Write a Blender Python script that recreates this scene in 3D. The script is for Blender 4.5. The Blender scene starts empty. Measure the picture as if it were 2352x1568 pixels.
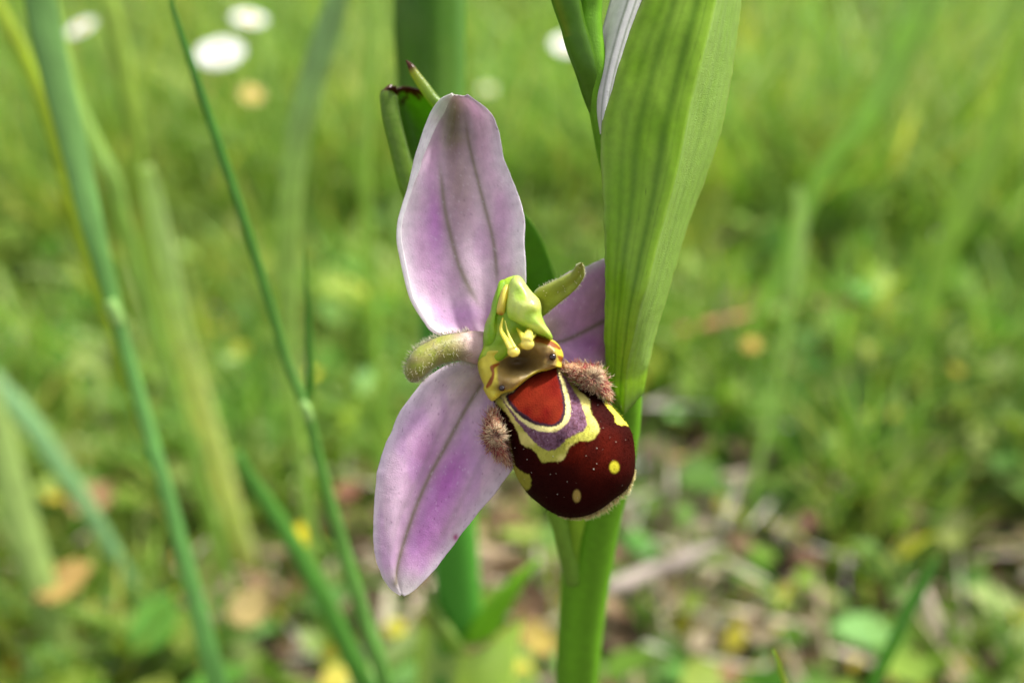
import bpy, math
import numpy as np
from mathutils import Matrix, Vector

rng = np.random.default_rng(7)
scene = bpy.context.scene
COL = scene.collection
R = math.radians

# ------------------------------------------------------------------ camera, sky, sun, exposure
PITCH = 33.0                       # degrees below the horizon
CAM_H = 0.190                      # camera height above the soil (m)
FPX = 1176 / math.tan(R(31.0))     # focal length in working pixels (frame 2352 x 1568)
FOCUS = 0.0595
cam = bpy.data.cameras.new('camera'); camo = bpy.data.objects.new('camera', cam); COL.objects.link(camo)
camo.location = (0, 0, CAM_H); camo.rotation_euler = (R(90 - PITCH), 0, 0)
cam.sensor_width = 36; cam.lens = 18 / math.tan(R(31.0)); cam.clip_start = 0.004; cam.clip_end = 200
cam.dof.use_dof = True; cam.dof.focus_distance = FOCUS; cam.dof.aperture_fstop = cam.lens / 2.05
scene.camera = camo

SUN_EL, SUN_AZ = R(55), R(58)      # azimuth clockwise from +Y: behind and to the right of the flower
world = bpy.data.worlds.new('World'); scene.world = world; world.use_nodes = True
wn, wl = world.node_tree.nodes, world.node_tree.links
sky = wn.new('ShaderNodeTexSky'); sky.sky_type = 'NISHITA'; sky.sun_disc = False
sky.sun_elevation = SUN_EL; sky.sun_rotation = SUN_AZ; sky.dust_density = 4.0; sky.air_density = 1.0
hs = wn.new('ShaderNodeHueSaturation'); hs.inputs['Saturation'].default_value = 0.22
wl.new(sky.outputs[0], hs.inputs['Color']); wl.new(hs.outputs[0], wn['Background'].inputs[0])
wn['Background'].inputs[1].default_value = 0.15
sun = bpy.data.lights.new('sun', 'SUN'); suno = bpy.data.objects.new('sun', sun); COL.objects.link(suno)
sun.energy = 3.6; sun.angle = R(6); sun.color = (1.0, 0.96, 0.90)
sd = Vector((math.sin(SUN_AZ) * math.cos(SUN_EL), math.cos(SUN_AZ) * math.cos(SUN_EL), math.sin(SUN_EL)))
suno.rotation_euler = sd.to_track_quat('Z', 'Y').to_euler(); suno.location = sd * 3
vs = scene.view_settings; vs.view_transform = 'Standard'; vs.look = 'None'; vs.gamma = 1.0; vs.exposure = 1.05
scene.cycles.use_denoising = True; scene.cycles.max_bounces = 6
scene.cycles.transmission_bounces = 6; scene.cycles.diffuse_bounces = 3; scene.cycles.sample_clamp_indirect = 6

# ------------------------------------------------------------------ helpers
CR = np.array(camo.rotation_euler.to_matrix()); CL = np.array([0, 0, CAM_H])

def P(p):
    """working pixel + depth in mm along the view axis -> world point in metres"""
    p = np.asarray(p, float)
    z = p[..., 2]
    c = np.stack([(p[..., 0] - 1176) / FPX * z, -(p[..., 1] - 784) / FPX * z, -z], -1) * 0.001
    return c @ CR.T + CL

def project(w):
    c = (w - CL) @ CR
    z = -c[..., 2]
    return np.stack([1176 + c[..., 0] / z * FPX, 784 - c[..., 1] / z * FPX, z * 1000], -1)

def ground_px(px, py, h=0.0):
    d = P(np.array([px, py, 1000.0])) - CL
    t = (h - CL[2]) / d[2]
    return CL + d * t

def S(r, g, b):
    c = np.array([r, g, b], float) / 255
    return np.where(c <= 0.04045, c / 12.92, ((c + 0.055) / 1.055) ** 2.4)

# zoomed study frames -> working pixels
K = 2352 / 3820
def frame(x0, y0, s):
    def f(*pts):
        a = np.array(pts, float)
        a[:, 0] = (x0 + a[:, 0] / s) * K; a[:, 1] = (y0 + a[:, 1] / s) * K
        return a
    return f
r1 = frame(1700, 950, 3.136); r2 = frame(1700, 1350, 2.5293); r3 = frame(1350, 200, 1.4933)
r4 = frame(1350, 1200, 1.4262); r5 = frame(1980, 0, 1.12); r7 = frame(1350, 0, 2.0905)
rl = frame(0, 0, 1.235); rb = frame(0, 1270, 1.2278); rr = frame(2420, 0, 1.235)

def spline(pts, n, closed=False):
    p = np.asarray(pts, float)
    if closed: p = np.vstack([p[-1], p, p[0], p[1]])
    else: p = np.vstack([2 * p[0] - p[1], p, 2 * p[-1] - p[-2]])
    out = []
    t = np.linspace(0, 1, 12, endpoint=False)[:, None]
    for i in range(1, len(p) - 2):
        a, b, c, d = p[i - 1], p[i], p[i + 1], p[i + 2]
        out.append(0.5 * (2 * b + (c - a) * t + (2 * a - 5 * b + 4 * c - d) * t ** 2 + (3 * b - a - 3 * c + d) * t ** 3))
    if not closed: out.append(p[-2][None])
    q = np.vstack(out)
    if closed: q = np.vstack([q, q[:1]])
    L = np.r_[0, np.cumsum(np.linalg.norm(np.diff(q[:, :2] if q.shape[1] > 2 else q, axis=0), axis=1))]
    u = np.linspace(0, L[-1], n + 1)
    r = np.stack([np.interp(u, L, q[:, k]) for k in range(q.shape[1])], 1)
    return r[:-1] if closed else r

def sdf(poly, xy, smooth=True):
    """signed distance (negative inside) to a closed outline in working pixels"""
    q = spline(poly, 90, True) if smooth else np.asarray(poly, float)
    a, b = q, np.roll(q, -1, 0)
    d2 = np.full(len(xy), 1e18); ins = np.zeros(len(xy), bool)
    for (ax, ay), (bx, by) in zip(a, b):
        ex, ey = bx - ax, by - ay
        wx, wy = xy[:, 0] - ax, xy[:, 1] - ay
        t = np.clip((wx * ex + wy * ey) / max(ex * ex + ey * ey, 1e-12), 0, 1)
        d2 = np.minimum(d2, (wx - ex * t) ** 2 + (wy - ey * t) ** 2)
        if ay != by:
            ins ^= ((ay > xy[:, 1]) != (by > xy[:, 1])) & (xy[:, 0] < ex * (xy[:, 1] - ay) / (by - ay) + ax)
    d = np.sqrt(d2)
    return np.where(ins, -d, d)

def linedist(pts, xy):
    q = spline(pts, 60)
    d2 = np.full(len(xy), 1e18)
    for (ax, ay), (bx, by) in zip(q[:-1, :2], q[1:, :2]):
        ex, ey = bx - ax, by - ay
        wx, wy = xy[:, 0] - ax, xy[:, 1] - ay
        t = np.clip((wx * ex + wy * ey) / max(ex * ex + ey * ey, 1e-12), 0, 1)
        d2 = np.minimum(d2, (wx - ex * t) ** 2 + (wy - ey * t) ** 2)
    return np.sqrt(d2)

def lerp(a, b, t): return a * (1 - t) + b * t

def sm(a, b, x):
    t = np.clip((x - a) / (b - a), 0, 1)
    return t * t * (3 - 2 * t)

_lat = np.random.default_rng(3).random((64, 64))
def noise(x, y, s):
    x, y = x / s, y / s
    i, j = np.floor(x).astype(int), np.floor(y).astype(int)
    fx, fy = x - i, y - j
    fx, fy = fx * fx * (3 - 2 * fx), fy * fy * (3 - 2 * fy)
    g = lambda a, b: _lat[a % 64, b % 64]
    return (g(i, j) * (1 - fx) + g(i + 1, j) * fx) * (1 - fy) + (g(i, j + 1) * (1 - fx) + g(i + 1, j + 1) * fx) * fy

def mix(c, col, m):
    r = c[:, :3] * (1 - m[:, None]) + np.asarray(col) * m[:, None]
    return r if c.shape[1] == 3 else np.c_[r, c[:, 3]]

def tag(o, label=None, cat=None, group=None, kind=None):
    if label: o['label'] = label
    if cat: o['category'] = cat
    if group: o['group'] = group
    if kind: o['kind'] = kind
    return o

def root(name, loc, label, cat, group=None):
    o = bpy.data.objects.new(name, None); COL.objects.link(o)
    o.location = loc; o.empty_display_size = 0.01
    return tag(o, label, cat, group)

def base_of(parent):
    while parent is not None and parent.parent is not None: parent = parent.parent
    return np.array(parent.location) if parent is not None else np.zeros(3)

def mesh(name, v, faces, mat, parent=None, col=None, uv=None, smooth=True):
    """v world metres; faces: list of int arrays (n,3) / (n,4)"""
    v = np.asarray(v, float) - base_of(parent)
    me = bpy.data.meshes.new(name)
    me.vertices.add(len(v)); me.vertices.foreach_set('co', v.astype(np.float32).ravel())
    idx = np.concatenate([np.asarray(f, np.int32).ravel() for f in faces])
    tot = np.concatenate([np.full(len(f), np.asarray(f).shape[1], np.int32) for f in faces])
    st = np.r_[0, np.cumsum(tot)[:-1]].astype(np.int32)
    me.loops.add(len(idx)); me.loops.foreach_set('vertex_index', idx)
    me.polygons.add(len(tot)); me.polygons.foreach_set('loop_start', st)
    try: me.polygons.foreach_set('loop_total', tot)
    except Exception: pass
    me.polygons.foreach_set('use_smooth', np.full(len(tot), smooth))
    if col is not None:
        a = me.color_attributes.new('Col', 'FLOAT_COLOR', 'POINT')
        c = np.ones((len(v), 4), np.float32); c[:, :col.shape[1]] = np.clip(col, 0, 1)
        a.data.foreach_set('color', c.ravel())
    if uv is not None:
        l = me.uv_layers.new(name='UVMap'); l.data.foreach_set('uv', np.asarray(uv, np.float32)[idx].ravel())
    me.update(calc_edges=True); me.validate()
    me.materials.append(mat)
    o = bpy.data.objects.new(name, me); COL.objects.link(o)
    if parent is not None: o.parent = parent
    return o

def gridfaces(nu, nv, off=0, flip=False):
    i, j = np.meshgrid(np.arange(nu), np.arange(nv), indexing='ij')
    a = (i * (nv + 1) + j).ravel() + off
    q = np.stack([a, a + 1, a + nv + 2, a + nv + 1], 1)
    return q[:, ::-1] if flip else q

def sheet(G, thick):
    """(nu+1, nv+1, 3) grid -> closed thin body, thickness in metres tapering to the rim"""
    nu, nv = G.shape[0] - 1, G.shape[1] - 1
    du = np.gradient(G, axis=0); dv = np.gradient(G, axis=1)
    n = np.cross(du, dv); n /= np.linalg.norm(n, axis=2, keepdims=True) + 1e-15
    e = np.minimum(np.linspace(0, 1, nv + 1), np.linspace(1, 0, nv + 1)) * 2
    f = np.minimum(np.linspace(0, 1, nu + 1), np.linspace(1, 0, nu + 1)) * 2
    w = (0.35 + 0.65 * np.clip(np.minimum(e[None, :], f[:, None]) * 5, 0, 1))[..., None] * thick / 2
    v = np.vstack([(G + n * w).reshape(-1, 3), (G - n * w).reshape(-1, 3)])
    N = (nu + 1) * (nv + 1)
    rim = np.r_[np.arange(nv + 1), (np.arange(1, nu + 1)) * (nv + 1) + nv, nu * (nv + 1) + np.arange(nv - 1, -1, -1), np.arange(nu - 1, 0, -1) * (nv + 1)]
    rn = np.roll(rim, -1)
    return v, [gridfaces(nu, nv), gridfaces(nu, nv, N, True), np.stack([rim, rim + N, rn + N, rn], 1)]

def loft(name, rails, nu, nv, thick, colfn, mat, parent, warp=None):
    """rails: curves of (px, py, depth mm) running base->tip; the surface passes through all of them"""
    A = np.stack([spline(r, nu) for r in rails], 1)            # nu+1, nr, 3
    nr = A.shape[1]
    t = np.linspace(0, nr - 1, nv + 1)
    ext = np.concatenate([2 * A[:, :1] - A[:, 1:2], A, 2 * A[:, -1:] - A[:, -2:-1]], 1)
    k = np.minimum(t.astype(int), nr - 2); f = (t - k)[None, :, None]
    a, b, c, d = ext[:, k], ext[:, k + 1], ext[:, k + 2], ext[:, k + 3]
    q = 0.5 * (2 * b + (c - a) * f + (2 * a - 5 * b + 4 * c - d) * f ** 2 + (3 * b - a - 3 * c + d) * f ** 3)
    u = np.repeat(np.linspace(0, 1, nu + 1)[:, None], nv + 1, 1); v = np.repeat(np.linspace(0, 1, nv + 1)[None], nu + 1, 0)
    if warp is not None: q = warp(q, u, v)
    W = P(q)
    vv, ff = sheet(W, thick * 0.001)
    xy = q[..., :2].reshape(-1, 2)
    c = colfn(xy, u.ravel(), v.ravel())
    uv = np.stack([u.ravel(), v.ravel()], 1)
    return mesh(name, vv, ff, mat, parent, np.vstack([c, c]), np.vstack([uv, uv])), W, c

def dome(name, outline, centre, zfn, H, Hb, nth, nr, colfn, mat, parent, power=1.0, bump=None):
    """closed pillow: outline and centre in px; zfn(xy) = rim plane depth in mm; H bulge to the viewer, Hb to the back"""
    o = spline(outline, nth, True); c = np.asarray(centre, float).reshape(2)
    nb = max(6, nr // 3)
    phi = np.r_[np.linspace(0, math.pi / 2, nr + 1)[1:], np.linspace(math.pi / 2, math.pi, nb + 1)[1:-1]]
    s = np.sin(phi)[:, None, None]
    osm = o.copy()
    for _ in range(3):
        pad = np.vstack([osm[-nth // 10:], osm, osm[:nth // 10]]); kk = 2 * (nth // 10) + 1
        cs = np.cumsum(np.vstack([np.zeros((1, 2)), pad]), 0); osm = (cs[kk:kk + nth] - cs[:nth]) / kk if len(cs) - kk >= nth else osm
    osm = c + (osm - c) * 1.06
    xy = c + s * ((1 - s ** 2) * osm[None] + s ** 2 * o[None] - c)
    ring = xy.reshape(-1, 2)
    h = np.where(phi <= math.pi / 2, H * np.abs(np.cos(phi)) ** power, -Hb * np.abs(np.cos(phi)))
    z = zfn(ring) - np.repeat(h, nth)
    if bump is not None: z = z - bump(ring) * np.repeat(np.where(phi <= math.pi / 2, np.abs(np.cos(phi)) ** .3, 0), nth)
    c2 = c[None]
    zt = zfn(c2) - H - (bump(c2) if bump is not None else 0); zb = zfn(c2) + Hb
    q = np.vstack([np.c_[ring, z], np.c_[c2, zt], np.c_[c2, zb]])
    m = len(phi)
    i, j = np.meshgrid(np.arange(m - 1), np.arange(nth), indexing='ij'); j2 = (j + 1) % nth
    quads = np.stack([i * nth + j, i * nth + j2, (i + 1) * nth + j2, (i + 1) * nth + j], -1).reshape(-1, 4)
    jj = np.arange(nth); j2 = (jj + 1) % nth
    t1 = np.stack([np.full(nth, m * nth), j2, jj], 1); t2 = np.stack([np.full(nth, m * nth + 1), (m - 1) * nth + jj, (m - 1) * nth + j2], 1)
    col = colfn(q[:, :2])
    ob = mesh(name, P(q), [quads, np.r_[t1, t2]], mat, parent, col, q[:, :2] / 1000)
    return ob, q

def tube(name, pts, rad, mat, parent, col, nseg=14, n=40, caps=True, aspect=1.0):
    """pts world metres (k,3), rad metres (k,), smoothed along the path; col (k,3) or fn(u,theta)"""
    k = len(pts)
    d = np.c_[np.asarray(pts, float) * 1000, np.asarray(rad) * 1000]
    p = np.vstack([2 * d[0] - d[1], d, 2 * d[-1] - d[-2]])
    out, par = [], []
    m = max(2, n // (k - 1)); t = np.linspace(0, 1, m, endpoint=False)[:, None]
    for i in range(1, k):
        a, b, c, e = p[i - 1], p[i], p[i + 1], p[i + 2]
        out.append(0.5 * (2 * b + (c - a) * t + (2 * a - 5 * b + 4 * c - e) * t ** 2 + (3 * b - a - 3 * c + e) * t ** 3)); par.append((i - 1 + t[:, 0]) / (k - 1))
    out.append(p[-2][None]); par.append([1.0])
    q = np.vstack(out); u = np.concatenate(par)
    C, r = q[:, :3] / 1000, np.maximum(q[:, 3], 0.004) / 1000
    T = np.gradient(C, axis=0); T /= np.linalg.norm(T, axis=1, keepdims=True)
    view = C - CL; side = np.cross(T, view); side /= np.linalg.norm(side, axis=1, keepdims=True)
    up = np.cross(side, T)
    th = np.linspace(0, 2 * math.pi, nseg, endpoint=False)
    V = C[:, None] + r[:, None, None] * (np.cos(th)[None, :, None] * side[:, None] + aspect * np.sin(th)[None, :, None] * up[:, None])
    M = len(C); V = np.vstack([V.reshape(-1, 3), C[:1], C[-1:]])
    i, j = np.meshgrid(np.arange(M - 1), np.arange(nseg), indexing='ij'); j2 = (j + 1) % nseg
    quads = np.stack([i * nseg + j, i * nseg + j2, (i + 1) * nseg + j2, (i + 1) * nseg + j], -1).reshape(-1, 4)
    jj = np.arange(nseg); jn = (jj + 1) % nseg
    tris = np.r_[np.stack([np.full(nseg, M * nseg), jn, jj], 1), np.stack([np.full(nseg, M * nseg + 1), (M - 1) * nseg + jj, (M - 1) * nseg + jn], 1)]
    if callable(col):
        uu, tt = np.meshgrid(u, th, indexing='ij'); c = col(uu.ravel(), tt.ravel()); c = np.vstack([c, c[:1], c[-1:]])
    else:
        cc = np.asarray(col, float); cc = cc[None].repeat(2, 0) if cc.ndim == 1 else cc
        c = np.stack([np.interp(u, np.linspace(0, 1, len(cc)), cc[:, k_]) for k_ in range(cc.shape[1])], 1)
        c = np.vstack([c.repeat(nseg, 0), c[:1], c[-1:]])
    uv = np.stack([np.repeat(u, nseg), np.tile(th / 6.2832, M)], 1); uv = np.vstack([uv, uv[:1], uv[-1:]])
    return mesh(name, V, [quads, tris], mat, parent, c, uv)

def hairs(name, base, tip, rad, cb, ct, mat, parent, droop=0.0, kind='stuff', cmid=.6):
    """many fine tapered hairs in one part: base, tip world (n,3)"""
    n = len(base); d = tip - base; L = np.linalg.norm(d, axis=1, keepdims=True); T = d / L
    ref = np.where(np.abs(T[:, 2:3]) > 0.9, np.array([[1., 0, 0]]), np.array([[0, 0, 1.]]))
    a = np.cross(T, ref); a /= np.linalg.norm(a, axis=1, keepdims=True); b = np.cross(T, a)
    V, C = [], []
    mid = base + d * 0.55 + b * L * droop
    for pt, rr_, cm in ((base, 1.0, 0.0), (mid, 0.75, cmid)):
        for k in range(3):
            th = 2.0944 * k
            V.append(pt + rad * rr_ * (math.cos(th) * a + math.sin(th) * b)); C.append(cb * (1 - cm) + ct * cm)
    V.append(tip); C.append(ct)
    V = np.stack(V, 1).reshape(-1, 3); C = np.stack([np.broadcast_to(c, (n, 3)) for c in C], 1).reshape(-1, 3)
    o = np.arange(n)[:, None] * 7
    q = np.concatenate([o + np.array([[k, (k + 1) % 3, 3 + (k + 1) % 3, 3 + k]]) for k in range(3)])
    t = np.concatenate([o + np.array([[3 + k, 3 + (k + 1) % 3, 6]]) for k in range(3)])
    ob = mesh(name, V, [q, t], mat, parent, C)
    if kind: ob['kind'] = kind
    return ob

# ------------------------------------------------------------------ materials (procedural)
def leaf_material(name, trans=0.35, rough=0.45, spec=0.4, scale=2500, bump=0.25, var=0.18, tint=(1.05, 1.1, 0.55),
                  sheen=0.0, stretch=None, dist=0.00003, coat=0.0, fibre=0.0, sss=0.0, mask=False):
    m = bpy.data.materials.new(name); m.use_nodes = True
    n, l = m.node_tree.nodes, m.node_tree.links
    n.remove(n['Principled BSDF']); out = n['Material Output']
    at = n.new('ShaderNodeAttribute'); at.attribute_name = 'Col'
    tc = n.new('ShaderNodeTexCoord')
    p = n.new('ShaderNodeBsdfPrincipled'); p.inputs['Roughness'].default_value = rough; p.inputs['Specular IOR Level'].default_value = spec
    nz = n.new('ShaderNodeTexNoise'); nz.inputs['Scale'].default_value = scale * 0.16; nz.inputs['Detail'].default_value = 5
    l.new(tc.outputs['Object'], nz.inputs['Vector'])
    mr = n.new('ShaderNodeMapRange'); mr.inputs['To Min'].default_value = 1 - var; mr.inputs['To Max'].default_value = 1 + var
    mr.inputs['From Min'].default_value = 0.3; mr.inputs['From Max'].default_value = 0.7
    l.new(nz.outputs['Fac'], mr.inputs['Value'])
    mu = n.new('ShaderNodeVectorMath'); mu.operation = 'SCALE'
    l.new(at.outputs['Color'], mu.inputs[0]); l.new(mr.outputs[0], mu.inputs['Scale'])
    l.new(mu.outputs[0], p.inputs['Base Color'])
    if sheen: p.inputs['Sheen Weight'].default_value = sheen; p.inputs['Sheen Roughness'].default_value = 0.4
    if sss: p.inputs['Subsurface Weight'].default_value = sss; p.inputs['Subsurface Radius'].default_value = (1.0, 0.8, 0.3); p.inputs['Subsurface Scale'].default_value = 0.0006
    if coat: p.inputs['Coat Weight'].default_value = coat; p.inputs['Coat Roughness'].default_value = 0.15
    if bump:
        vo = n.new('ShaderNodeTexVoronoi'); vo.inputs['Scale'].default_value = scale
        l.new(tc.outputs['Object'], vo.inputs['Vector'])
        bp = n.new('ShaderNodeBump'); bp.inputs['Strength'].default_value = bump; bp.inputs['Distance'].default_value = dist
        l.new(vo.outputs['Distance'], bp.inputs['Height'])
        if mask:
            mm = n.new('ShaderNodeMath'); mm.operation = 'MULTIPLY'; mm.inputs[1].default_value = bump
            l.new(at.outputs['Alpha'], mm.inputs[0]); l.new(mm.outputs[0], bp.inputs['Strength'])
        l.new(bp.outputs[0], p.inputs['Normal'])
        if fibre:
            wv = n.new('ShaderNodeTexNoise'); wv.inputs['Scale'].default_value = 1.0; wv.inputs['Detail'].default_value = 3
            mp = n.new('ShaderNodeMapping'); mp.inputs['Scale'].default_value = (3, fibre, 1)
            l.new(tc.outputs['UV'], mp.inputs['Vector']); l.new(mp.outputs[0], wv.inputs['Vector'])
            b2 = n.new('ShaderNodeBump'); b2.inputs['Strength'].default_value = 0.5; b2.inputs['Distance'].default_value = dist * 6
            l.new(wv.outputs['Fac'], b2.inputs['Height']); l.new(b2.outputs[0], bp.inputs['Normal'])
    if trans:
        t = n.new('ShaderNodeBsdfTranslucent'); tm = n.new('ShaderNodeVectorMath'); tm.operation = 'MULTIPLY'
        tm.inputs[1].default_value = tint; l.new(mu.outputs[0], tm.inputs[0]); l.new(tm.outputs[0], t.inputs['Color'])
        ms = n.new('ShaderNodeMixShader'); ms.inputs[0].default_value = trans
        l.new(p.outputs[0], ms.inputs[1]); l.new(t.outputs[0], ms.inputs[2]); l.new(ms.outputs[0], out.inputs[0])
    else: l.new(p.outputs[0], out.inputs[0])
    return m

M_sepal = leaf_material('sepal_tissue', 0.42, 0.5, 0.35, 9000, 0.35, 0.10, (1.0, 0.9, 0.95), 0.15, dist=0.00006)
M_bract = leaf_material('bract_tissue', 0.58, 0.28, 0.42, 10500, 0.75, 0.08, (1.25, 1.2, 0.4), dist=0.0001, mask=True)
M_stem = leaf_material('stem_tissue', 0.24, 0.5, 0.22, 8000, 0.3, 0.10, (1.0, 1.1, 0.5), dist=0.00005)
M_petal = leaf_material('petal_tissue', 0.2, 0.5, 0.4, 9000, 0.4, 0.15, (1.1, 1.1, 0.6), 0.2, dist=0.00006)
M_velvet = leaf_material('lip_velvet', 0.0, 0.7, 0.03, 9000, 0.3, 0.12, sheen=0.0, dist=0.00008)
M_spec = leaf_material('lip_shield', 0.0, 0.28, 0.5, 9000, 0.25, 0.12, dist=0.00005)
M_column = leaf_material('column_tissue', 0.30, 0.36, 0.45, 6000, 0.25, 0.10, (1.05, 1.1, 0.5), dist=0.00006, sss=.6)
M_stigma = leaf_material('stigma_tissue', 0.25, 0.4, 0.35, 6000, 0.2, 0.12, (1.05, 1.0, 0.5), dist=0.00006, sss=.4)
M_gland = leaf_material('gland_tissue', 0.3, 0.12, 0.6, 6000, 0.0, 0.05, (1.05, 1.05, 0.7), sss=.7)
M_eye = leaf_material('glossy_dark', 0.0, 0.08, 0.7, 6000, 0.0, 0.05)
M_pile = leaf_material('lip_pile', 0.0, 0.8, 0.02, 6000, 0.0, 0.0)
M_hair = leaf_material('hair_fibre', 0.5, 0.6, 0.15, 6000, 0.0, 0.0, (1, 1, 0.9))
M_blade = leaf_material('grass_tissue', 0.40, 0.42, 0.4, 1500, 0.2, 0.12, (1.05, 1.12, 0.6), dist=0.0001, fibre=25)
M_grass = leaf_material('meadow_green', 0.42, 0.6, 0.22, 600, 0.0, 0.15, (1.05, 1.12, 0.58))
M_litter = leaf_material('dry_litter', 0.15, 0.7, 0.2, 900, 0.0, 0.3, (1.1, 1, 0.8))
M_white = leaf_material('daisy_white', 0.35, 0.6, 0.3, 1500, 0.0, 0.05, (1, 1, 1))

def ground_material():
    m = bpy.data.materials.new('soil'); m.use_nodes = True
    n, l = m.node_tree.nodes, m.node_tree.links; p = n['Principled BSDF']; p.inputs['Roughness'].default_value = 0.95
    tc = n.new('ShaderNodeTexCoord')
    a = n.new('ShaderNodeTexNoise'); a.inputs['Scale'].default_value = 45; a.inputs['Detail'].default_value = 8
    l.new(tc.outputs['Object'], a.inputs['Vector'])
    cr = n.new('ShaderNodeValToRGB'); e = cr.color_ramp.elements
    e[0].position = 0.3; e[0].color = (0.030, 0.018, 0.012, 1); e[1].position = 0.7; e[1].color = (0.16, 0.11, 0.075, 1)
    x = e.new(0.52); x.color = (0.07, 0.055, 0.028, 1)
    l.new(a.outputs['Fac'], cr.inputs[0]); l.new(cr.outputs[0], p.inputs['Base Color'])
    b = n.new('ShaderNodeTexNoise'); b.inputs['Scale'].default_value = 260; b.inputs['Detail'].default_value = 6
    l.new(tc.outputs['Object'], b.inputs['Vector'])
    bp = n.new('ShaderNodeBump'); bp.inputs['Strength'].default_value = 0.9; bp.inputs['Distance'].default_value = 0.004
    l.new(b.outputs['Fac'], bp.inputs['Height']); l.new(bp.outputs[0], p.inputs['Normal'])
    return m

# ------------------------------------------------------------------ the ground
gx = np.r_[-60, -20, -6, np.linspace(-2.2, 2.2, 90), 6, 20, 60]; gy = np.r_[-40, -10, -2, np.linspace(-0.4, 3.6, 90), 8, 25, 90]
X, Y = np.meshgrid(gx, gy, indexing='ij')
Z = (noise(X + 50, Y + 50, 0.11) - 0.5) * 0.010 + (noise(X + 50, Y + 50, 0.04) - 0.5) * 0.005
Z[(np.abs(X) > 2.3) | (Y > 3.7) | (Y < -.5)] = 0
GV = np.stack([X, Y, Z - 0.004], -1)
tag(mesh('ground', GV.reshape(-1, 3), [gridfaces(len(gx) - 1, len(gy) - 1, flip=True)], ground_material()), kind='structure')

# ------------------------------------------------------------------ the bee orchid in focus
def down(p, n, lean=(0, 0), to=-0.004):
    """points from p (world) straight down into the soil"""
    t = np.linspace(0, 1, n + 1)[1:, None]
    q = np.array([p[0] + lean[0], p[1] + lean[1], to])
    return np.asarray(p)[None] * (1 - t) + q[None] * t

def px_tube(path):
    a = np.array(path, float)
    return P(a[:, :3]), a[:, 3] / 2 * a[:, 2] / FPX * 0.001

stem_path = [(1325, 1568, 86, 100), (1338, 1400, 80.5, 106), (1350, 1290, 77.5, 116), (1372, 1180, 74, 112), (1405, 1080, 71.0, 96), (1428, 980, 68.6, 84), (1436, 880, 66.4, 80),
             (1440, 760, 65.2, 74), (1440, 600, 64.2, 68), (1425, 450, 63.2, 66), (1400, 340, 62.5, 62), (1380, 240, 61.5, 60), (1362, 150, 60.5, 66), (1352, 70, 60, 64), (1356, 0, 59.5, 56), (1362, -120, 58, 52), (1366, -260, 57, 36)]
sp, sr = px_tube(stem_path)
foot = down(sp[0], 3, (0.002, 0.004))
orchid = root('bee_orchid', (foot[-1][0], foot[-1][1], 0), 'bee orchid in flower, pink sepals, dark brown velvety lip, on a green stem', 'orchid')
G_stem = S(96, 140, 40)
tube('stem', np.vstack([foot[::-1], sp]), np.r_[[sr[0] * 1.25, sr[0] * 1.15, sr[0] * 1.05], sr], M_stem, orchid,
     lambda u, t: np.array([S(102, 154, 32)]) * (1 + 0.15 * np.cos(5 * t))[:, None], nseg=28, n=160)

def green(xy, base=S(110, 152, 48), pale=S(140, 172, 80), k=0.35):
    return np.c_[green3(xy, base, pale, k), np.full(len(xy), .4)]
def green3(xy, base=S(110, 152, 48), pale=S(140, 172, 80), k=0.35):
    c = np.tile(base, (len(xy), 1))
    return mix(c, pale, k * noise(xy[:, 0], xy[:, 1], 60))

# large bract on the right: keeled, left face turned from the light, right face towards it
bl = r5((318, 1535), (306, 1400), (312, 1250), (310, 1080), (306, 900), (299, 760), (291, 630), (302, 490), (340, 350), (392, 180), (432, 80), (466, 0), (520, -140), (600, -330))
bk = r5((400, 1550), (428, 1400), (452, 1290), (482, 1190), (545, 940), (588, 780), (612, 680), (645, 520), (668, 410), (722, 200), (748, 100), (770, 0), (800, -140), (810, -340))
br = r5((486, 1560), (510, 1440), (524, 1385), (545, 1320), (620, 1060), (665, 910), (705, 810), (770, 630), (805, 500), (846, 270), (864, 120), (879, 0), (885, -150), (850, -350))
n_ = len(bl); zz = np.linspace(0, 1, n_)
rail = lambda a, z: np.c_[a, z]
zl = 60.8 - 1.6 * zz; zk = 59.8 - 2.0 * zz - 1.0 * np.sin(np.pi * np.clip(zz * 1.1, 0, 1)); zr = 62.2 - 1.2 * zz + 1.6 * np.sin(np.pi * zz)
bs = np.exp(-zz * 9); zl += 3.4 * bs; zk += 3.4 * bs; zr += 0.9 * bs
bl, bk, br = np.vstack([[(1394, 905)], bl]), np.vstack([[(1434, 950)], bk]), np.vstack([[(1476, 905)], br])
zl, zk, zr = np.r_[66.8, zl], np.r_[65.6, zk], np.r_[66.4, zr]
mlk = bl * 0.5 + bk * 0.5; mkr = bk * 0.5 + br * 0.5
VEINS = ((.05, .02, .4), (.15, .02, .5), (.235, .026, .85), (.30, .01, .3), (.385, .026, 1), (.455, .012, .35), (.63, .012, .4), (.715, .02, .7), (.82, .010, .35), (.895, .014, .5), (.95, .008, .3))
WMAP = lambda v: np.interp(v, [0, 1 / 6, 2 / 6, .5, 4 / 6, 5 / 6, 1], [0, .26, .48, .52, .56, .76, 1])
def big_bract_ribs(q, u, v):
    w = WMAP(v); q = q.copy()
    for vv, wd, k in VEINS: q[..., 2] += .05 * k * np.exp(-((w - vv) / wd / 1.3) ** 2)
    q[..., 0] += ((v < .02) | (v > .98)) * (noise(q[..., 0] + 4, q[..., 1], 17) - .5) * 3
    q[..., 2] += .2 * (noise(q[..., 0], q[..., 1] * .4, 30) - .5)
    return q
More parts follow.
